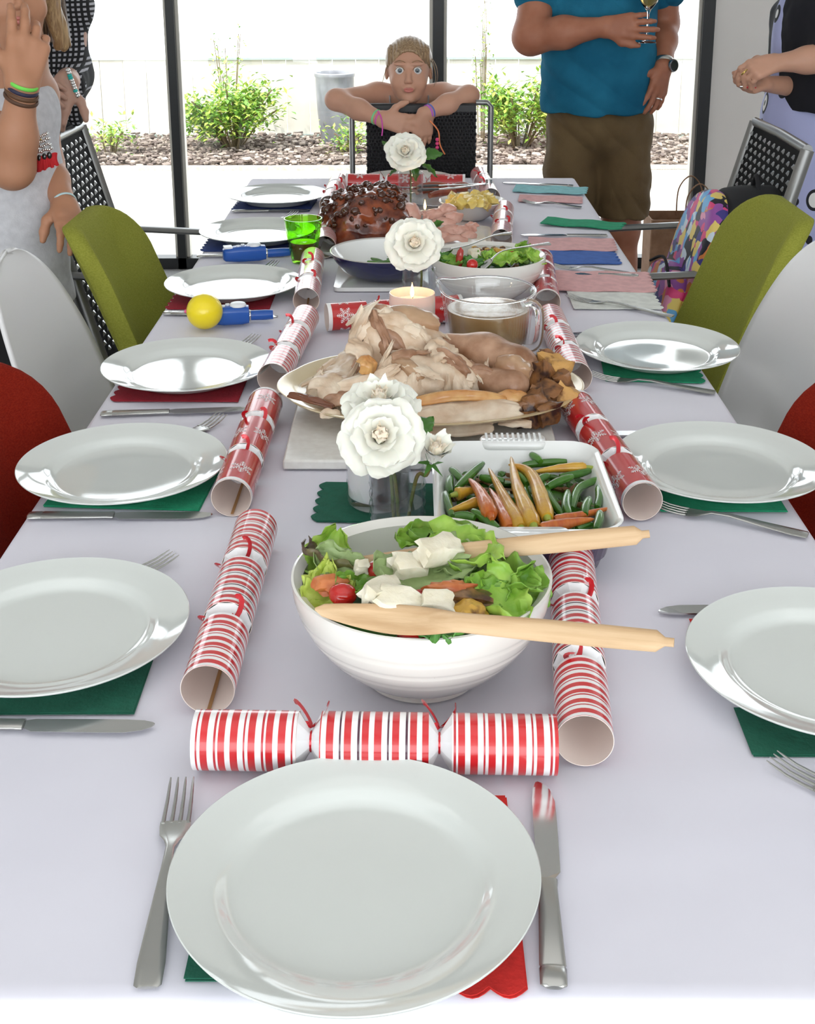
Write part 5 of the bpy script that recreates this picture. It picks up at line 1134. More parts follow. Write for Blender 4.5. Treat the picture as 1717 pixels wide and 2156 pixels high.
for s, xp, zt in ((-1, 741, .915), (1, 1034, .950)):
    x = at(xp, 250, 3.9).x-.028; e = gx+s*gw/2
    part('side_frame', MB().tube([(e, -.115, zt), (x-s*.012, -.115, zt), (x, -.115, zt-.012), (x, -.115, .0)], .0085, 8, flat=1), M_arm, gc)
    part('leg', MB().tube([(x, -.50, .0), (x, -.50, .60)], .010, 8), M_arm, gc) if False else None
    part('leg', MB().tube([(x, .28, .0), (x*.99, .28, .43)], .010, 8), M_arm, gc); part('side_rail', MB().tube([(x, -.115, .43), (x, .28, .43)], .010, 8), M_arm, gc)
part('seat', MB().box((gx, .09, .44), (gw+.06, .40, .03)), M_blk, gc)
# backpack on the right chair
M_bk = mat('backpack_black', (.010, .010, .012), .85)
def patch_mat():
    m = mat('backpack_print', (.5, .5, .5), .55); nt = m.node_tree; N = nt.nodes; L = nt.links; b = N['Principled BSDF']
    tc = N.new('ShaderNodeTexCoord'); no = N.new('ShaderNodeTexNoise'); no.inputs['Scale'].default_value = 14; mx = N.new('ShaderNodeVectorMath'); mx.operation = 'MULTIPLY_ADD'
    L.new(tc.outputs['Object'], no.inputs['Vector']); L.new(no.outputs['Color'], mx.inputs[0]); mx.inputs[1].default_value = (.07, .07, .07); L.new(tc.outputs['Object'], mx.inputs[2])
    vo = N.new('ShaderNodeTexVoronoi'); vo.inputs['Scale'].default_value = 34; L.new(mx.outputs[0], vo.inputs['Vector']); sp = N.new('ShaderNodeSeparateColor'); L.new(vo.outputs['Color'], sp.inputs[0])
    cr = N.new('ShaderNodeValToRGB'); cr.color_ramp.interpolation = 'CONSTANT'; L.new(sp.outputs[0], cr.inputs[0]); cols = [(.01, .01, .02), (.70, .06, .20), (.15, .42, .72), (.05, .04, .22), (.78, .60, .16), (.75, .30, .45), (.62, .72, .80), (.02, .02, .03), (.60, .20, .05), (.30, .08, .35)]
    e = cr.color_ramp.elements
    while len(e) < len(cols): e.new(.5)
    for i, (q, c) in enumerate(zip(e, cols)): q.position = i/len(cols)*.9+.02 if i else 0; q.color = (*c, 1)
    L.new(cr.outputs[0], b.inputs['Base Color']); return m
M_print = patch_mat()
bp = thing('backpack', 'black backpack with a colourful patterned front standing on the woven chair', 'backpack', (.690, 3.15, .45))
def slab(w, h, th, x0, lean, mat_, nm, top=.5, par=None, zb=0):
    # panel in the y-z plane: rounded top, thickness along x
    out = []
    for k in range(33):
        a = PI*k/32; out.append((w/2*math.cos(a), h-w*top/2+w*top/2*math.sin(a)*1.0))
    out = [(w/2, 0.02), (w/2-.02, 0)][:0]+[(w/2*.96, 0)]+out+[(-w/2*.96, 0)]; lv = [(-.5, .90), (-.42, .97), (-.2, 1.0), (.2, 1.0), (.42, .97), (.5, .90)]; v = []; c = h/2; n = len(out)
    for o, s in lv: v += [(x0+o*th-lean*((z-c)*s+c), y*s, zb+(z-c)*s+c) for y, z in out]
    f = [(i*n+k, i*n+(k+1) % n, (i+1)*n+(k+1) % n, (i+1)*n+k) for i in range(len(lv)-1) for k in range(n)]+[tuple(range(n))[::-1], tuple((len(lv)-1)*n+k for k in range(n))]
    return part(nm, MB().add(v, f), mat_, bp if par is None else par)
slab(.33, .385, .17, .060, -.28, M_bk, 'main_bag', .8); slab(.315, .375, .05, -.045, -.28, M_print, 'patterned_front', .8); pk = slab(.27, .19, .05, -.085, -.26, M_print, 'front_pocket', .35)
part('pocket_zip', MB().tube(bez([(-.112+.045, -.13, .165), (-.105+.048, 0, .205), (-.112+.045, .13, .165)], 6), .004, 6), M_bk, pk)
for s in (-1, 1): part('strap', MB().tube(bez([(.20, s*.07, .36), (.235, s*.09, .22), (.14, s*.10, .03)], 6), .016, 8, flat=.3), M_bk, bp)
part('grab_handle', MB().tube(bez([(.16, -.035, .372), (.16, 0, .412), (.16, .035, .372)], 6), .006, 8), M_bk, bp)
sb_ = thing('shopping_bag', 'brown paper bag with thin twisted handles beyond the man', 'bag', (1.10, 4.95, 0))
M_kraft = mat('kraft_paper', (.20, .105, .055), .8, col2=(.25, .14, .08), scale=30)
part('bag_body', loft([(rrect(.36, .18, .012), 0), (rrect(.36, .18, .010), .38), (rrect(.35, .17, .009), .38), (rrect(.35, .17, .01), .012)]), M_kraft, sb_, smooth=False)
part('fold_band', MB().box((0, -.0905, .33), (.355, .002, .004)), M_kraft, sb_)
for s in (-1, 1): part('bag_handle', MB().tube(bez([(-.05, s*.085, .36), (-.045, s*.085, .47), (0, s*.085, .52), (.045, s*.085, .47), (.05, s*.085, .36)], 6), .0028, 6), M_kraft, sb_)
# ============================================================ PEOPLE
M_sk1 = mat('skin_girl', (.48, .26, .175), .55, col2=(.53, .29, .20), scale=14, sss=.15); M_sk2 = mat('skin_man', (.29, .105, .055), .55, col2=(.35, .14, .08), scale=16, sss=.12); M_sk3 = mat('skin_tanned', (.40, .19, .105), .55, col2=(.45, .22, .13), scale=14, sss=.12)
M_nail = mat('finger_nail', (.66, .40, .34), .3)
def hand(b, w, d, n, s=1.0, curl=(20, 25, 25), thumb=(.75, .55, 0), side=1, spread=6, cs=None, fr=1.0):
    """w wrist point, d finger direction, n back-of-hand normal, side=+1 thumb towards d x n"""
    w = Vector(w); d = Vector(d).normalized(); n = Vector(n); n = (n-d*n.dot(d)).normalized(); t = d.cross(n)*side; tips = []
    offs = (.030, .010, -.010, -.028); lens = (.068, .076, .070, .054)
    for i in range(4):
        k = w+t*offs[i]*s+d*(.082-.004*abs(i-1))*s+n*(.003 if i in (1, 2) else 0)*s
        b.cap(w+t*offs[i]*.55*s, k, .014*s, .0115*s, .012)
        a = R(spread*(1.5-i)); dd = (d*math.cos(a)+t*math.sin(a)).normalized(); p = k; r = (.0098, .0100, .0095, .0083)[i]*s*fr; ang = 0; c_ = cs[i] if cs else curl
        for j, fl in enumerate((.46, .31, .23)):
            ang += R(c_[j]); v = dd*math.cos(ang)-n*math.sin(ang); q = p+v*lens[i]*fl*s; b.cap(p, q, r*(1-.10*j), r*(1-.10*(j+1)), .004); p = q
        tips.append((p, v, r))
    b.cap(w+t*.016*s, w+t*.024*s+d*.045*s, .015*s, .014*s, .012)
    td = (d*thumb[0]+t*thumb[1]-n*thumb[2]).normalized(); p0 = w+t*.022*s+d*.020*s; p1 = p0+(td*.6+t*.4).normalized()*.036*s; p2 = p1+td*.028*s; p3 = p2+(td*.9+d*.3).normalized()*.022*s
    b.chain([p0, p1, p2, p3], [.014*s, .0115*s, .0105*s*fr, .008*s*fr], .008); return tips
def ring_on(c, ax, r, th, m, parent, nm, flat=1, sub=None):
    c = Vector(c); q = Vector(ax).normalized().to_track_quat('Z', 'Y'); mb = MB(); n = 28; k = 8; v = []
    for i in range(n):
        a = 2*PI*i/n
        for j in range(k): e = 2*PI*j/k; v.append(q @ Vector(((r+th*math.cos(e)*.6)*math.cos(a), (r+th*math.cos(e)*.6)*math.sin(a), th*flat*math.sin(e)))+c)
    mb.add(v, [(i*k+j, ((i+1) % n)*k+j, ((i+1) % n)*k+(j+1) % k, i*k+(j+1) % k) for i in range(n) for j in range(k)])
    return part(nm, mb, m, parent, world=True)
def bodypart(nm, b, m, root, disp=None):
    o = link(nm, b.mesh(nm, m, disp), root); o.location = -root.location; return o
def person(label, x, y): return thing('person', label, 'person', (x, y, 0))
def wr(a=.003, f=14, g=(1, 1, .5)): return lambda p: a*mn.noise(Vector((p.x*f*g[0], p.y*f*g[1], p.z*f*g[2])))+a*.5*mn.noise(p*f*2.3)
def head(b, C, w=.064, h=.092, dp=.082, f=(0, -1, 0), face=True):
    """adds a head to body b; f = facing direction (unit, horizontal)"""
    f = Vector(f).normalized(); r = Vector((-f.y, f.x, 0)); u = Vector((0, 0, 1)); C = Vector(C); s = h/.092
    M = Matrix((r, f, u)).transposed()
    L = lambda x, y, z: C+r*x*s+f*y*s+u*z*s
    b.ell(L(0, -.015, .018), (w, dp, h*.80), .02, M); b.ell(L(0, .022, -.022), (w*.86, .058*s, h*.76), .02, M); b.ell(L(0, .036, -.066), (w*.52, .036*s, .026*s), .02, M)
    for sx in (-1, 1):
        b.ell(L(sx*.031, .052, -.030), (.021*s, .017*s, .022*s), .015, M); b.ell(L(sx*w/s*1.03, -.010, -.008), (.006*s, .013*s, .020*s), .006, M)
        b.ell(L(sx*.026, .081, .008), (.0140*s, .014*s, .0082*s), .004, M, 1)
        b.ell(L(sx*.027, .068, .027), (.020*s, .010*s, .006*s), .010, M)
    b.cap(L(0, .076, .004), L(0, .0905, -.021), .0055*s, .0076*s, .010); b.ell(L(.007, .085, -.024), (.006*s, .006*s, .005*s), .005, M); b.ell(L(-.007, .085, -.024), (.006*s, .006*s, .005*s), .005, M)
    b.ell(L(0, .078, -.044), (.018*s, .010*s, .011*s), .010, M); b.ell(L(0, .070, -.078), (.017*s, .012*s, .012*s), .012, M)
    return L, M, s
M_eye = mat('eye_white', (.72, .72, .72), .2, coat=.5); M_iris = mat('iris_grey', (.10, .13, .15), .2, coat=.5); M_pup = mat('pupil', (.005, .005, .005), .2, coat=.5); M_lip = mat('lip', (.50, .17, .14), .4); M_brow = mat('eyebrow', (.28, .17, .09), .8)
def facebits(L, M, s, root, eye=.0130, iris=.0060, yoff=.0640, brow=.030):
    f = M @ Vector((0, 1, 0))
    for sx in (-1, 1):
        c = L(sx*.026, yoff, .008)
        e = part('eye', MB().blob(tuple(c), (eye*s,)*3, 3, 0), M_eye, root, world=True)
        q = f.to_track_quat('Z', 'Y').to_matrix()
        for nm, r_, m_, k in (('iris', iris, M_iris, .0), ('pupil', iris*.45, M_pup, .0006)):
            pts = [(0, eye*s+.0006+k)]+[(r_*s*j/3, math.sqrt((eye*s)**2-(r_*s*j/3)**2)+.0006+k) for j in (1, 2, 3)]; mb = MB().lathe(pts, 20); mb.v = [tuple(q @ Vector(p)+c) for p in mb.v]
            o = part(nm, mb, m_, e); 
            # lid
        mb = MB(); path = [L(sx*(.026+x), .0775-abs(x)*.35, .008+z) for x, z in ((-.0145, -.001), (-.008, .0085), (0, .0108), (.008, .0085), (.0145, 0))]; mb.tube(bez(path, 4), .0010*s, 6); part('upper_lid', mb, M_brow, root, world=True)
        mb = MB(); path = [L(sx*(.026+x), .0800-abs(x+.002)*.40, brow+z) for x, z in ((-.016, -.002), (-.006, .003), (.004, .004), (.016, -.002))]; mb.tube(bez(path, 4), [.0008*s]+[.0017*s]*11+[.0006*s], 6, flat=.6); part('eyebrow', mb, M_brow, root, world=True)
    mb = MB(); mb.tube(bez([L(-.0140, .0825, -.0475), L(-.006, .0875, -.0440), L(0, .088, -.0450), L(.006, .0875, -.0440), L(.0140, .0825, -.0475)], 5), [.001]+[.0032*s]*19+[.001], 8); mb.tube(bez([L(-.012, .0825, -.049), L(0, .0880, -.0515), L(.012, .0825, -.049)], 8), [.001]+[.0044*s]*15+[.001], 8)
    part('lips', mb, M_lip, root, world=True)
def hairmat(nm, a, b): return mat(nm, a, .45, col2=b, scale=30, stretch=(9, 9, .6), bump=.5, bscale=60, coat=.15)
M_hairb = hairmat('hair_fair', (.17, .095, .045), (.36, .25, .14)); M_hairk = hairmat('hair_brown', (.06, .03, .015), (.12, .065, .03)); M_hairl = hairmat('hair_light_brown', (.22, .13, .06), (.42, .28, .14))
def strands(nm, roots, m, parent, r=.004):
    mb = MB()
    for pts in roots: w = bez(pts, 6); n = len(w); mb.tube(w, [r*(1-.75*(i/(n-1))**2) for i in range(n)], 6, flat=.5)
    return part(nm, mb, m, parent, world=True)
# ---- the girl at the far end, leaning over the chair back
g = person('girl with wide eyes leaning her folded arms over the black chair at the far end', .0, 4.12)
b = Body(.0032); HC = at(861, 149, 3.985)
L_, M_, s_ = head(b, HC, .0655, .093, .080)
sh = [at(795, 200, 4.07), at(932, 200, 4.07)]; nk = at(862, 205, 4.05); b.cap(HC+Vector((0, .025, -.05)), nk+Vector((0, .01, -.02)), .034, .036, .02)
pel = Vector((.0, 4.17, .70)); b.cap(nk+Vector((0, .02, -.07)), pel+Vector((0, 0, .12)), .070, .065, .05); b.cap(sh[0], sh[1], .034, .034, .03); b.ell(pel, (.105, .075, .09), .04)
for sx in (-1, 1): b.chain([pel+Vector((sx*.055, 0, -.04)), Vector((sx*.065, 4.09, .512)), Vector((sx*.07, 4.36, .498))], [.060, .040, .028], .03); b.cap((sx*.07, 4.36, .495), (sx*.072, 4.47, .480), .027, .018, .02)
eL, eR = at(708, 210, 3.95), at(988, 201, 3.95); wL, wR = at(806, 252, 3.855), at(897, 238, 3.855)
b.chain([sh[0], eL], [.036, .030], .03); b.chain([eL, (eL+wL)/2, wL], [.031, .030, .020], .02); b.chain([sh[1], eR], [.034, .028], .03); b.chain([eR, (eR+wR)/2, wR], [.029, .029, .020], .02)
hand(b, wL, at(880, 268, 3.845)-wL, (0, -1, .25), .80, (12, 18, 15), (.75, .65, -.1), 1 if (at(880, 268, 3.845)-wL).cross(Vector((0, -1, .25))).z > 0 else -1, 8)
hand(b, wR, Vector((-.12, -.02, -1)), (.25, -.95, .1), .76, (10, 20, 20), (.8, .45, .2), 1, 3)
bodypart('body', b, M_sk1, g); facebits(L_, M_, s_, g, .0135, .0068, .0635, .0335)
b = Body(.0032)   # hair: pulled back cap with a fringe-less hairline
b.ell(L_(0, -.020, .032), (.0700, .085, .0715), .01, M_); b.ell(L_(0, -.085, .01), (.030, .035, .040), .02, M_)
for sx in (-1, 1): b.ell(L_(sx*.055, -.004, .042), (.013, .034, .036), .01, M_)
b.ell(L_(0, .085, -.012), (.0585, .085, .080), .008, M_, 1)
bodypart('hair', b, M_hairb, g, lambda p: .0008*math.sin(p.x*520+p.z*40+8*mn.noise(p*20)))
strands('loose_hair', [[L_(.055, .01, .05), L_(.074, .005, .02), L_(.082, 0, -.02), L_(.076, .003, -.048)], [L_(.05, 0, .06), L_(.080, -.005, .02), L_(.088, 0, -.015), L_(.083, 0, -.04)], [L_(.06, .015, .03), L_(.068, .015, .0), L_(.073, .012, -.03)], [L_(-.058, .012, .04), L_(-.070, .01, .0), L_(-.080, .012, -.035)]], M_hairb, g, .0035)
b = Body(.004); b.cap(nk+Vector((0, .022, -.095)), pel+Vector((0, 0, .10)), .078, .074, .05); b.ell(pel+Vector((0, 0, -.03)), (.125, .095, .12), .05); b.cap(pel, pel+Vector((0, .02, -.14)), .10, .12, .06); b.cut(pel+Vector((0, 0, -.21)), (0, 0, -1))
M_dress = mat('grey_blue_dress', (.30, .34, .38), .85, col2=(.42, .46, .50), scale=60); dr = bodypart('dress', b, M_dress, g, wr(.004, 16))
for sx in (-1, 1): part('shoulder_strap', MB().tube(bez([nk+Vector((sx*.055, -.045, -.05)), nk+Vector((sx*.060, -.020, .004)), nk+Vector((sx*.055, .045, -.02))], 5), .006, 6, flat=.4), M_dress, dr, world=False).location = (0, 0, 0)
for c, ax, r_, col in ((wL+(eL-wL)*.06, wL-eL, .0215, (.60, .08, .40)), (wL+(eL-wL)*.13, wL-eL, .0225, (.15, .60, .25)), (wR+(eR-wR)*.05, wR-eR, .0215, (.45, .10, .55)), (wR+(eR-wR)*.10, wR-eR, .022, (.10, .12, .45))): ring_on(c, ax, r_, .0028, mat('loom_band_%d' % int(col[0]*100), col, .4), g, 'bracelet')
bd = MB(); q0 = wR+Vector((.012, -.02, -.02))
bd.tube(bez([q0, q0+Vector((.025, -.006, -.03)), q0+Vector((.03, -.006, -.07)), q0+Vector((.045, -.004, -.10))], 5), .0022, 6); part('bracelet_tail', bd, mat('loom_orange', (.75, .22, .08), .4), g, world=True)
bd = MB(); [bd.blob(tuple(q0+Vector((.022, -.008, -.055-.012*k))), (.0058,)*3, 2, 0) for k in range(4)]; part('beads', bd, mat('bead_pink', (.70, .06, .20), .3), g, world=True)
bd = MB(); q0 = wL+Vector((-.004, -.022, .01)); bd.tube(bez([q0+Vector((-.01, 0, .02)), q0, q0+Vector((.004, 0, -.03)), q0+Vector((.002, 0, -.055))], 5), .0022, 6); part('bracelet_tail', bd, mat('loom_band_60', (.6, .08, .4), .4), g, world=True)
# ---- the man in the blue shirt
mn_ = person('man in blue polo shirt and brown shorts holding a wine glass', .60, 4.18)
MX, MY = at(1262, 200, 4.18).x, 4.18; b = Body(.0042)
def V(x, y, z): return Vector((x, y, z))
b.ell((MX, MY, 1.00), (.145, .115, .16), .05); b.ell((MX, MY, 1.25), (.175, .12, .18), .05); b.cap((MX-.15, MY+.01, 1.42), (MX+.15, MY+.01, 1.42), .065, .065, .05); b.cap((MX, MY, 1.45), (MX, MY-.01, 1.56), .058, .055, .03)
Lm, Mm, sm_ = head(b, (MX, MY-.02, 1.665), .074, .108, .095, (-.35, -1, 0))
shL, shR = V(MX-.185, MY, 1.40), V(MX+.185, MY, 1.40)
el, wl = at(1118, 78, 4.06), at(1276, 56, 3.93); b.chain([shL, el], [.062, .052], .03); b.chain([el, el.lerp(wl, .45), wl], [.053, .046, .028], .03)
er, wr_ = at(1398, 50, 4.28), at(1398, 142, 4.10); b.chain([shR, er], [.058, .046], .03); b.chain([er, er.lerp(wr_, .4), wr_], [.046, .040, .028], .03)
hd = at(1345, 54, 3.90)-wl; hand(b, wl, hd, (0, -1, .1), 1.02, thumb=(.95, .22, .12), side=1, spread=3.5, cs=[(8, 12, 30), (8, 15, 30), (8, 15, 30), (10, 20, 30)], curl=(8, 12, 30))
hand(b, wr_, at(1378, 222, 4.06)-wr_, (.55, -.8, 0), 1.0, (8, 14, 12), (.65, .55, .3), 1, 6)
for sx in (-1, 1): b.chain([(MX+sx*.075, MY, .86), (MX+sx*.09, MY+.01, .50), (MX+sx*.10, MY+.03, .09)], [.080, .058, .038], .04); b.ell((MX+sx*.095, MY+.035, .36), (.055, .06, .11), .03); b.cap((MX+sx*.10, MY+.04, .045), (MX+sx*.12, MY-.13, .03), .042, .030, .03)
bodypart('body', b, M_sk2, mn_); facebits(Lm, Mm, sm_, mn_)
b = Body(.006); b.ell(Lm(0, -.018, .030), (.080, .100, .088), .01, Mm); b.ell(Lm(0, .085, -.02), (.062, .062, .080), .01, Mm, 1); b.cut(Lm(0, 0, -.03), (0, 0, -1)); bodypart('hair', b, M_hairk, mn_)
M_polo = mat('blue_polo', (.010, .095, .17), .9, spec=.1, col2=(.018, .145, .24), scale=7, bump=.4, bscale=320)
b = Body(.0042); x0 = at(1137, 200, 4.18).x; x1 = at(1374, 200, 4.18).x; PX = (x0+x1)/2; PW = (x1-x0)/2
b.ell((PX+.0, MY-.02, .98), (PW, .165, .20), .06); b.ell((PX, MY-.015, 1.18), (PW*.99, .160, .22), .08); b.ell((MX, MY, 1.33), (.195, .14, .14), .06); b.cap((PX, MY-.01, .90), (PX, MY-.01, .84), PW*.86, PW*.9, .05)
b.cap((MX-.14, MY+.01, 1.41), (MX+.14, MY+.01, 1.41), .075, .075, .05); b.cap(shL, shL.lerp(el, .52), .078, .074, .03); b.cap(shR, shR.lerp(er, .52), .074, .068, .03)
b.cut((MX, MY, 1.53), (0, 0, 1)); b.cut((PX, MY, at(1262, 240, 4.05).z), (.02, 0, -1))
def polof(p):
    v = .018*(abs(mn.noise(Vector((p.x*5+p.z*4, p.y*4, p.z*11+p.x*7))))-.2)+.003*mn.noise(p*24); 
    return v+(.006*math.sin(p.x*38+p.z*20)*max(0, (.98-p.z)/.12) if p.z < .98 else 0)
bodypart('polo_shirt', b, M_polo, mn_, polof)
b = Body(.0045); sl = []
lx0, lx1 = at(1150, 300, 4.18).x, at(1372, 300, 4.18).x; CXs = (lx0+lx1)/2
b.ell((CXs, MY, .86), ((lx1-lx0)/2*.98, .135, .13), .05)
for sx in (-1, 1): b.chain([(CXs+sx*.082, MY, .84), (CXs+sx*.086, MY-.005, .66), (CXs+sx*.092, MY-.005, .48)], [.090, .088, .082], .025)
b.cut((CXs, MY, .545), (0, 0, -1)); b.cut((CXs, MY, .965), (0, 0, 1))
M_short = mat('brown_shorts', (.105, .065, .026), .9, col2=(.135, .088, .038), scale=9, bump=.4, bscale=260); so_ = bodypart('shorts', b, M_short, mn_, lambda p: .020*(abs(mn.noise(Vector((p.x*10+p.z*3, p.y*6, p.z*9+p.x*6))))-.2)+.003*mn.noise(p*26))
part('watch_strap', MB(), M_steelb, mn_) if False else ring_on(wr_+(er-wr_)*.06, wr_-er, .0335, .006, M_steelb, mn_, 'watch_band', 1.6)
wc = wr_+(er-wr_)*.06+Vector((.022, -.028, 0)); q = Vector((.6, -.8, .05)).normalized().to_track_quat('Z', 'Y').to_matrix(); mb = MB().lathe([(0, 0), (.020, 0), (.021, .004), (.019, .009), (.017, .0095)], 28, 0); mb.lathe([(0, .0090), (.017, .0092)], 28, 1); mb.v = [tuple(q @ Vector(p)+wc) for p in mb.v]
part('watch_case', mb, [M_steelb, mat('watch_face', (.03, .035, .03), .2, coat=.6)], mn_, world=True)
ring_on(at(1386, 209, 4.065)+Vector((0, -.002, 0)), at(1378, 222, 4.06)-wr_, .0118, .0022, mat('silver', (.8, .8, .78), .15, 1), mn_, 'ring')
# wine glass in his hand: a thing of its own
gp_ = at(1363, 90, 3.895); wg = thing('wine_glass', 'wine glass with white wine held by the man in blue', 'glass', (gp_.x, gp_.y, gp_.z))
pr = [(0, .001), (.028, .0), (.0285, .0012), (.008, .006), (.0038, .016), (.0032, .05), (.0034, .085), (.008, .096), (.026, .118), (.033, .145), (.031, .175), (.027, .195), (.0262, .195), (.030, .175), (.032, .145), (.0252, .119), (.007, .099), (0, .097)]
part('glass_body', MB().lathe(pr, 48), M_clear, wg); part('wine', MB().lathe([(0, .0985), (.0065, .100), (.0246, .120), (.0300, .138), (.0298, .139), (0, .139)], 40), mat('white_wine', (.75, .55, .18), .05, trans=.8, ior=1.33), wg)
# ---- the teenager in grey at the left, hand over her face
t_ = person('girl in grey shirt holding a hand over her face, left edge of the photo', -.88, 2.78)
TX, TY = at(35, 300, 2.80).x, 2.80; b = Body(.0038)
Lt, Mt, st_ = head(b, at(28, -18, 2.86), .072, .106, .094, (.38, -.9, 0))
tn = at(18, 75, 2.88); b.cap(at(20, 10, 2.90), tn, .045, .05, .03); b.cap(tn+V(-.02, .0, -.05), V(TX-.05, TY+.05, .95), .10, .10, .05); b.cap(at(-50, 130, 2.95), at(75, 200, 2.92), .05, .045, .04); b.ell((TX-.09, TY+.04, .82), (.13, .11, .13), .05)
for sx in (-1, 1): b.chain([(TX-.10+sx*.065, TY+.02, .78), (TX-.08+sx*.08, TY+.02, .44), (TX-.05+sx*.09, TY+.05, .08)], [.085, .055, .036], .04); b.cap((TX-.05+sx*.09, TY+.04, .04), (TX-.03+sx*.09, TY-.12, .028), .038, .028, .03)
te, tw = at(26, 352, 2.66), at(48, 178, 2.62); b.chain([at(-50, 140, 2.93), te], [.05, .042], .03); b.chain([te, te.lerp(tw, .35), tw], [.042, .040, .0275], .03)
hand(b, tw, at(64, 70, 2.66)-tw, (.45, -.9, .1), 1.12, thumb=(.85, .35, .35), side=-1, spread=5, cs=[(8, 12, 12), (12, 15, 15), (22, 30, 22), (30, 40, 35)], curl=(20, 20, 20))
e2, w2 = at(98, 345, 2.86), at(137, 432, 2.74); b.chain([at(75, 205, 2.92), e2], [.045, .036], .03); b.chain([e2, e2.lerp(w2, .4), w2], [.036, .032, .024], .02)
hand(b, w2, at(163, 505, 2.64)-w2, (.45, -.62, .62), .92, thumb=(.65, .25, .6), side=-1 if ((at(163, 505, 2.64)-w2).cross(Vector((.45, -.62, .62)))).x > 0 else 1, spread=3, cs=[(10, 35, 20), (8, 40, 20), (8, 42, 22), (10, 45, 25)], curl=(10, 30, 20))
bodypart('body', b, M_sk3, t_); facebits(Lt, Mt, st_, t_)
b = Body(.005); b.ell(Lt(0, -.020, .026), (.082, .102, .090), .02, Mt); b.chain([Lt(0, -.07, .03), Lt(-.03, -.09, -.08), Lt(-.05, -.08, -.18)], [.07, .062, .045], .03); b.cap(Lt(.062, -.010, .03), Lt(.085, -.03, -.10), .022, .018, .02); b.ell(Lt(0, .088, -.02), (.060, .066, .080), .01, Mt, 1); bodypart('hair', b, M_hairl, t_, lambda p: .003*math.sin(p.x*300+p.y*200+6*mn.noise(p*14)))
M_tee = mat('grey_shirt', (.52, .52, .55), .9, col2=(.60, .60, .63), scale=60, bump=.3, bscale=300)
b = Body(.0045); b.cap(at(-22, 175, 2.92), V(TX-.06, TY+.03, .93), .115, .135, .05); b.ell(at(45, 330, 2.83), (.062, .10, .17), .05); b.ell(V(TX-.06, TY+.02, .82), (.145, .12, .20), .06); b.cap(V(TX-.07, TY+.02, .80), V(TX-.055, TY+.02, .64), .135, .150, .05)
b.ell(at(78, 235, 2.88), (.048, .07, .07), .03); b.cap(at(-50, 140, 2.93), at(-30, 240, 2.80), .062, .066, .03); b.cut(V(TX, TY, .635), (0, 0, -1)); b.cut(at(20, 118, 2.88), (0, 0, 1)); tee = bodypart('shirt', b, M_tee, t_, lambda p: .006*mn.noise(Vector((p.x*11, p.y*11, p.z*3)))+.002*mn.noise(p*24))
b = Body(.006)
for sx in (-1, 1): b.chain([(TX-.11+sx*.065, TY+.02, .78), (TX-.09+sx*.08, TY+.02, .44), (TX-.05+sx*.09, TY+.04, .10)], [.095, .075, .058], .04)
b.cut((TX, TY, .09), (0, 0, -1)); bodypart('trousers', b, mat('black_trousers', (.008, .008, .009), .9), t_, wr(.004))
# bib necklace: red fringe, dark drops, silver beads
M_fr = mat('red_fringe', (.42, .01, .015), .8); M_sv = mat('silver_bead', (.75, .75, .75), .12, 1)
mb = MB(); rg = random.Random(9)
for k in range(22):
    u = k/21; P = at(lerp(52, 117, u), lerp(337, 322, u), 2.70-.01*math.sin(u*3)); Q = at(lerp(50, 121, u), lerp(372, 345, u)+rg.uniform(-4, 4), 2.695); mb.tube(bez([P, (P+Q)/2+V(rg.uniform(-.002, .002), -.004, 0), Q], 3), .0042, 6)
nk2 = part('necklace_fringe', mb, M_fr, t_, world=True)
mb = MB()
for r_ in range(4):
    for k in range(13): u = k/12; mb.blob(tuple(at(lerp(58, 108-r_*3, u), lerp(330-r_*10, 312-r_*10, u)+rg.uniform(-2, 2), 2.70)), (.0042,)*3, 1, 0)
part('necklace_beads', mb, M_sv, t_, world=True); mb = MB()
for k in range(5): u = k/4; mb.blob(tuple(at(lerp(62, 104, u), lerp(340, 327, u), 2.688)), (.0055, .004, .008), 2, 0)
part('necklace_drops', mb, mat('black_bead', (.01, .01, .01), .15, coat=.8), t_, world=True)
part('necklace_chain', MB().tube(bez([at(52, 258, 2.76), at(72, 272, 2.72), at(88, 300, 2.70)], 5), .003, 6), mat('gold', (.65, .45, .15), .2, 1), t_, world=True)
fa = tw-te
for k, (o_, col, th) in enumerate(((.02, (.16, .62, .08), .0042), (-.045, (.02, .02, .05), .0042), (-.10, (.10, .045, .02), .0046), (-.16, (.08, .035, .018), .0042))): ring_on(tw+fa*o_, fa+V(.03, 0, 0), .0300+.0012*k, th, mat('wrist_band_%d' % k, col, .6), t_, 'bracelet')
ring_on(w2+(e2-w2)*.05, w2-e2, .0265, .003, mat('pale_band', (.45, .60, .62), .5), t_, 'bracelet')
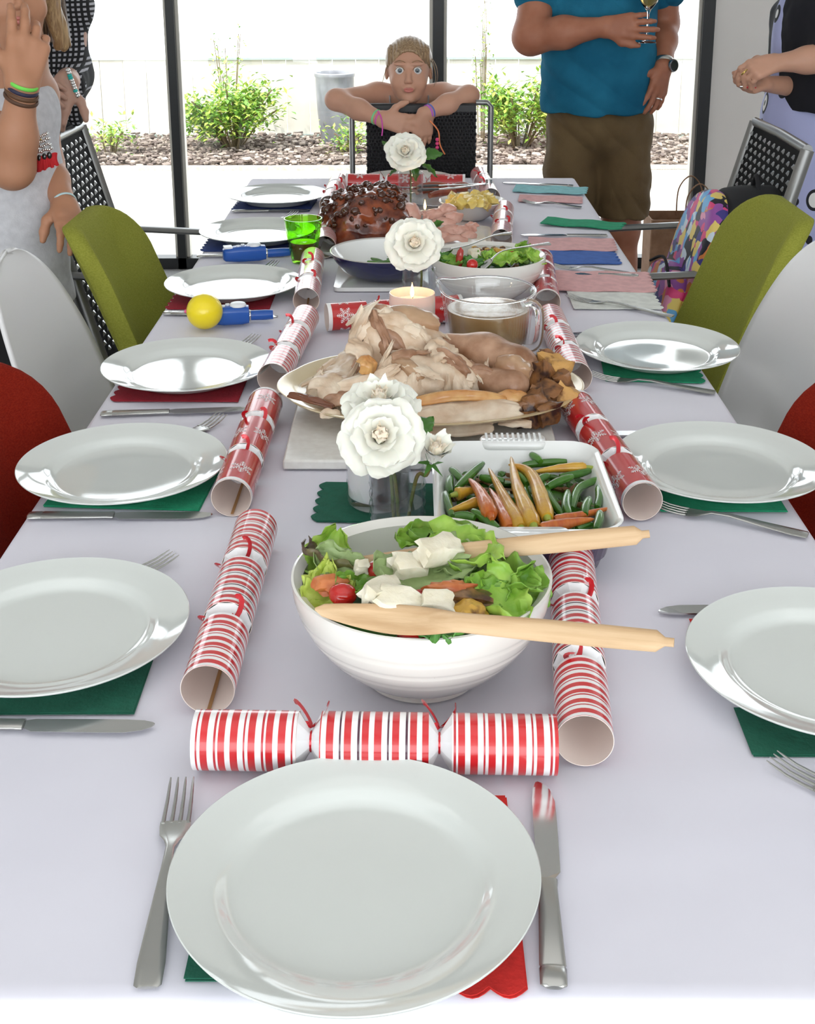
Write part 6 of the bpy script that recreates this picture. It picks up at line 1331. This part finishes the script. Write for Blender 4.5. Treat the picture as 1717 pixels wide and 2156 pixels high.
# ---- the woman in the checked blouse behind her
w_ = person('woman in black and white checked blouse behind the girl in grey', -1.02, 3.42)
WX, WY = at(48, 150, 3.45).x, 3.45; b = Body(.0042); Lw, Mw, sw = head(b, (WX-.01, WY-.02, 1.52), .072, .106, .094, (.1, -1, 0)); b.cap((WX, WY, 1.42), (WX, WY, 1.30), .05, .055, .03); b.ell((WX, WY, 1.10), (.15, .10, .18), .05); b.cap((WX-.13, WY, 1.25), (WX+.13, WY, 1.25), .055, .055, .04); b.ell((WX-.03, WY, .84), (.14, .11, .14), .05)
for sx in (-1, 1): b.chain([(WX+sx*.085, WY, .80), (WX+sx*.09, WY, .45), (WX+sx*.09, WY+.03, .08)], [.09, .058, .036], .04); b.cap((WX+sx*.09, WY+.03, .04), (WX+sx*.10, WY-.12, .028), .038, .028, .03)
we, ww_ = at(152, 165, 3.42), at(140, 172, 3.26); ws = V(WX+.13, WY, 1.24); b.chain([ws, we], [.05, .042], .03); b.chain([we, ww_], [.04, .028], .03); hand(b, ww_, at(118, 222, 3.22)-ww_, (.2, -.9, .35), .96, thumb=(.7, .6, .1), side=-1, spread=3, cs=[(25, 40, 30)]*4, curl=(25, 40, 30))
wl2 = at(62, 172, 3.27); b.chain([V(WX-.15, WY, 1.24), at(20, 190, 3.42), wl2], [.05, .04, .028], .03); hand(b, wl2, at(108, 196, 3.20)-wl2, (0, -.9, .4), .9, thumb=(.8, .5, .1), side=1, spread=3, cs=[(15, 30, 25)]*4, curl=(15, 30, 25))
bodypart('body', b, mat('skin_fair', (.50, .30, .23), .5, sss=.12), w_); facebits(Lw, Mw, sw, w_)
def check_mat():
    m = mat('checked_blouse', (.01, .01, .012), .8); nt = m.node_tree; N = nt.nodes; L = nt.links; bb = N['Principled BSDF']; tc = N.new('ShaderNodeTexCoord'); sp = N.new('ShaderNodeSeparateXYZ'); L.new(tc.outputs['Object'], sp.inputs[0]); outs = []
    for i in (0, 2):
        a = N.new('ShaderNodeMath'); a.operation = 'MULTIPLY'; a.inputs[1].default_value = 2*PI/.0125; L.new(sp.outputs[i], a.inputs[0]); s = N.new('ShaderNodeMath'); s.operation = 'SINE'; L.new(a.outputs[0], s.inputs[0]); c = N.new('ShaderNodeMath'); c.operation = 'GREATER_THAN'; c.inputs[1].default_value = -.05; L.new(s.outputs[0], c.inputs[0]); outs.append(c)
    mu = N.new('ShaderNodeMath'); mu.operation = 'MULTIPLY'; L.new(outs[0].outputs[0], mu.inputs[0]); L.new(outs[1].outputs[0], mu.inputs[1]); cr = N.new('ShaderNodeMix'); cr.data_type = 'RGBA'; cr.inputs[6].default_value = (.008, .008, .010, 1); cr.inputs[7].default_value = (.42, .42, .46, 1); L.new(mu.outputs[0], cr.inputs[0]); L.new(cr.outputs[2], bb.inputs['Base Color']); return m
M_chk = check_mat(); b = Body(.0045); b.ell((WX, WY-.01, 1.12), (.145, .125, .20), .06); b.cap((WX-.01, WY-.005, 1.02), (WX-.03, WY-.005, .80), .125, .14, .06); b.cap((WX-.13, WY, 1.26), (WX+.13, WY, 1.26), .068, .068, .04); b.cap(ws, we, .052, .050, .03); b.cap(we+V(.005, 0, .01), at(150, 178, 3.33), .050, .043, .03); b.ell(at(160, 228, 3.38), (.024, .04, .045), .03); b.cap(V(WX-.15, WY, 1.24), at(20, 190, 3.42), .062, .066, .03)
b.cut((WX, WY, .72), (0, 0, -1)); b.cut((WX, WY, 1.33), (0, 0, 1)); bodypart('blouse', b, M_chk, w_, lambda p: .007*mn.noise(Vector((p.x*14, p.y*9, p.z*9)))+.002*mn.noise(p*34))
b = Body(.007)
for sx in (-1, 1): b.chain([(WX-.03+sx*.07, WY, .82), (WX-.02+sx*.08, WY, .45), (WX+sx*.085, WY+.02, .10)], [.095, .075, .06], .04)
b.cut((WX, WY, .09), (0, 0, -1)); bodypart('trousers', b, mat('black_trousers', (.008, .008, .009), .9), w_)
b = Body(.006); b.ell(Lw(0, -.020, .026), (.082, .102, .090), .02, Mw); b.ell(Lw(0, .088, -.02), (.060, .066, .080), .01, Mw, 1); hw = bodypart('hair', b, M_hairk, w_)
strands('long_hair', [[Lw(.06, .02, .03), at(95+k*5, -20, 3.36), at(112+k*4, 30, 3.315), at(126+k*3.2, 70+k*2, 3.30), at(128+k*3.4, 88+k*2, 3.30)] for k in range(7)]+[[Lw(.03, .03, .02), at(70+k*7, 0, 3.32), at(75+k*7, 50, 3.30), at(80+k*7, 92-abs(k-3)*3, 3.30)] for k in range(7)], M_hairk, w_, .014)
strands('hair_ends', [[at(100+k*3, -10, 3.30), at(125+k*2, 45, 3.295), at(141+k*1.5, 80, 3.29), at(146+k, 96, 3.29)] for k in range(4)], M_hairl, w_, .007)
for k in range(9): a = PI*(.15+k*.09)*1.0; pass
mb = MB()
for k in range(11): mb.blob(tuple(at(lerp(143, 163, k/10), lerp(148, 202, k/10), 3.235)), (.0062,)*3, 2, 0, mi=1 if k in (2, 3, 8) else 0)
part('bead_bracelet', mb, [M_sv, mat('turquoise_bead', (.02, .42, .38), .3)], w_, world=True)
# ---- the woman in the black cardigan at the right edge
c_ = person('woman in black cardigan and lilac printed dress at the right edge', 1.18, 3.92)
QX, QY = at(1735, 150, 3.92).x, 3.92; b = Body(.0042); Lc, Mc, sc_ = head(b, (QX-.02, QY, 1.52), .072, .106, .094, (-1, -.3, 0)); b.cap((QX, QY, 1.42), (QX, QY, 1.30), .05, .055, .03); b.ell((QX, QY, 1.10), (.14, .12, .18), .05); b.cap((QX, QY-.12, 1.25), (QX, QY+.12, 1.25), .055, .055, .04); b.ell((QX, QY, .84), (.14, .15, .14), .05)
for sy in (-1, 1): b.chain([(QX, QY+sy*.08, .80), (QX, QY+sy*.085, .45), (QX+.02, QY+sy*.085, .08)], [.09, .058, .036], .04); b.cap((QX+.02, QY+sy*.085, .04), (QX-.12, QY+sy*.09, .028), .038, .028, .03)
ce, cw = at(1745, 122, 3.72), at(1634, 133, 3.70); b.chain([V(QX, QY-.15, 1.24), ce], [.05, .045], .03); b.chain([ce, ce.lerp(cw, .4), cw], [.043, .037, .024], .02)
hand(b, cw, at(1585, 148, 3.68)-cw, (-.1, -.75, .65), .90, thumb=(.55, .25, .75), side=1, spread=4, cs=[(40, 45, 20), (45, 45, 25), (50, 50, 30), (55, 55, 30)], curl=(40, 45, 20))
c2 = at(1610, 176, 3.76); b.chain([V(QX, QY+.15, 1.24), at(1740, 190, 3.95), c2], [.05, .04, .023], .03); hand(b, c2, at(1570, 186, 3.72)-c2, (0, .3, -.9), .85, thumb=(.8, .4, .4), side=-1, spread=3, cs=[(30, 35, 25)]*4, curl=(30, 35, 25))
bodypart('body', b, M_sk1, c_); facebits(Lc, Mc, sc_, c_)
def print_mat():
    m = mat('lilac_print_dress', (.40, .42, .66), .85); nt = m.node_tree; N = nt.nodes; L = nt.links; bb = N['Principled BSDF']; tc = N.new('ShaderNodeTexCoord'); vo = N.new('ShaderNodeTexVoronoi'); vo.inputs['Scale'].default_value = 13; mp = N.new('ShaderNodeMapping'); mp.inputs['Scale'].default_value = (1, 1, .75); L.new(tc.outputs['Object'], mp.inputs[0]); L.new(mp.outputs[0], vo.inputs['Vector'])
    cr = N.new('ShaderNodeValToRGB'); cr.color_ramp.interpolation = 'CONSTANT'; e = cr.color_ramp.elements; cols = [(0, (.02, .02, .03)), (.09, (.75, .74, .72)), (.24, (.015, .015, .02)), (.33, (.40, .42, .66))]
    while len(e) < 4: e.new(.5)
    for q, (p, c) in zip(e, cols): q.position = p; q.color = (*c, 1)
    L.new(vo.outputs['Distance'], cr.inputs[0]); L.new(cr.outputs[0], bb.inputs['Base Color']); return m
b = Body(.0045); fx = at(1630, 120, 3.92).x; b.ell((QX-.02, QY, 1.12), ((QX-fx)*.92, .115, .27), .05); b.ell((QX-.01, QY, .90), ((QX-fx)*.95, .15, .16), .05); b.cap((QX, QY, .90), (QX+.02, QY, .45), .165, .20, .06); b.cut((QX, QY, .42), (0, 0, -1)); b.cut((QX, QY, 1.34), (0, 0, 1)); bodypart('dress', b, print_mat(), c_, lambda p: .006*mn.noise(Vector((p.x*14, p.y*14, p.z*3))))
b = Body(.0045); b.ell((QX+.030, QY, 1.14), (.182, .235, .28), .05); b.ell((QX+.035, QY, .95), (.182, .245, .20), .05); b.cap((QX+.02, QY-.13, 1.26), (QX+.02, QY+.13, 1.26), .075, .075, .04); b.cap(V(QX, QY-.15, 1.24), ce.lerp(V(QX, QY-.15, 1.24), .12), .064, .060, .03); b.cap(V(QX, QY+.15, 1.24), at(1740, 185, 3.95), .060, .056, .03)
b.cap((QX-.085, QY+.15, 1.2), at(1634, 210, 4.03), .045, .030, .03); b.cut((QX, QY, at(1690, 232, 3.8).z), (0, 0, -1)); b.cut((QX, QY, 1.37), (0, 0, 1)); bodypart('cardigan', b, mat('black_cardigan', (.006, .006, .010), .9), c_, wr(.004))
b = Body(.006); b.ell(Lc(0, -.022, .024), (.084, .104, .092), .02, Mc); b.ell(Lc(0, -.06, -.05), (.07, .06, .08), .03, Mc); b.ell(Lc(0, .088, -.02), (.060, .066, .080), .01, Mc, 1); bodypart('hair', b, M_hairk, c_)
ring_on(at(1568, 152, 3.655), (.6, -.3, -.6), .0105, .0020, mat('gold', (.65, .45, .15), .2, 1), c_, 'ring')
oc = at(1570, 183, 3.70); cp = thing('red_clip', 'small red and silver gadget between the fingers of the woman in the cardigan', 'gadget', tuple(oc)); part('grip', MB().tube([(-.004, 0, .001), (.012, 0, 0), (.030, 0, -.001)], [.004, .0065, .004], 10), mat('red_plastic', (.45, .01, .02), .3), cp); part('metal_tip', MB().tube([(-.016, 0, .0015), (-.003, 0, .001)], [.0025, .0042], 8), M_steel, cp)
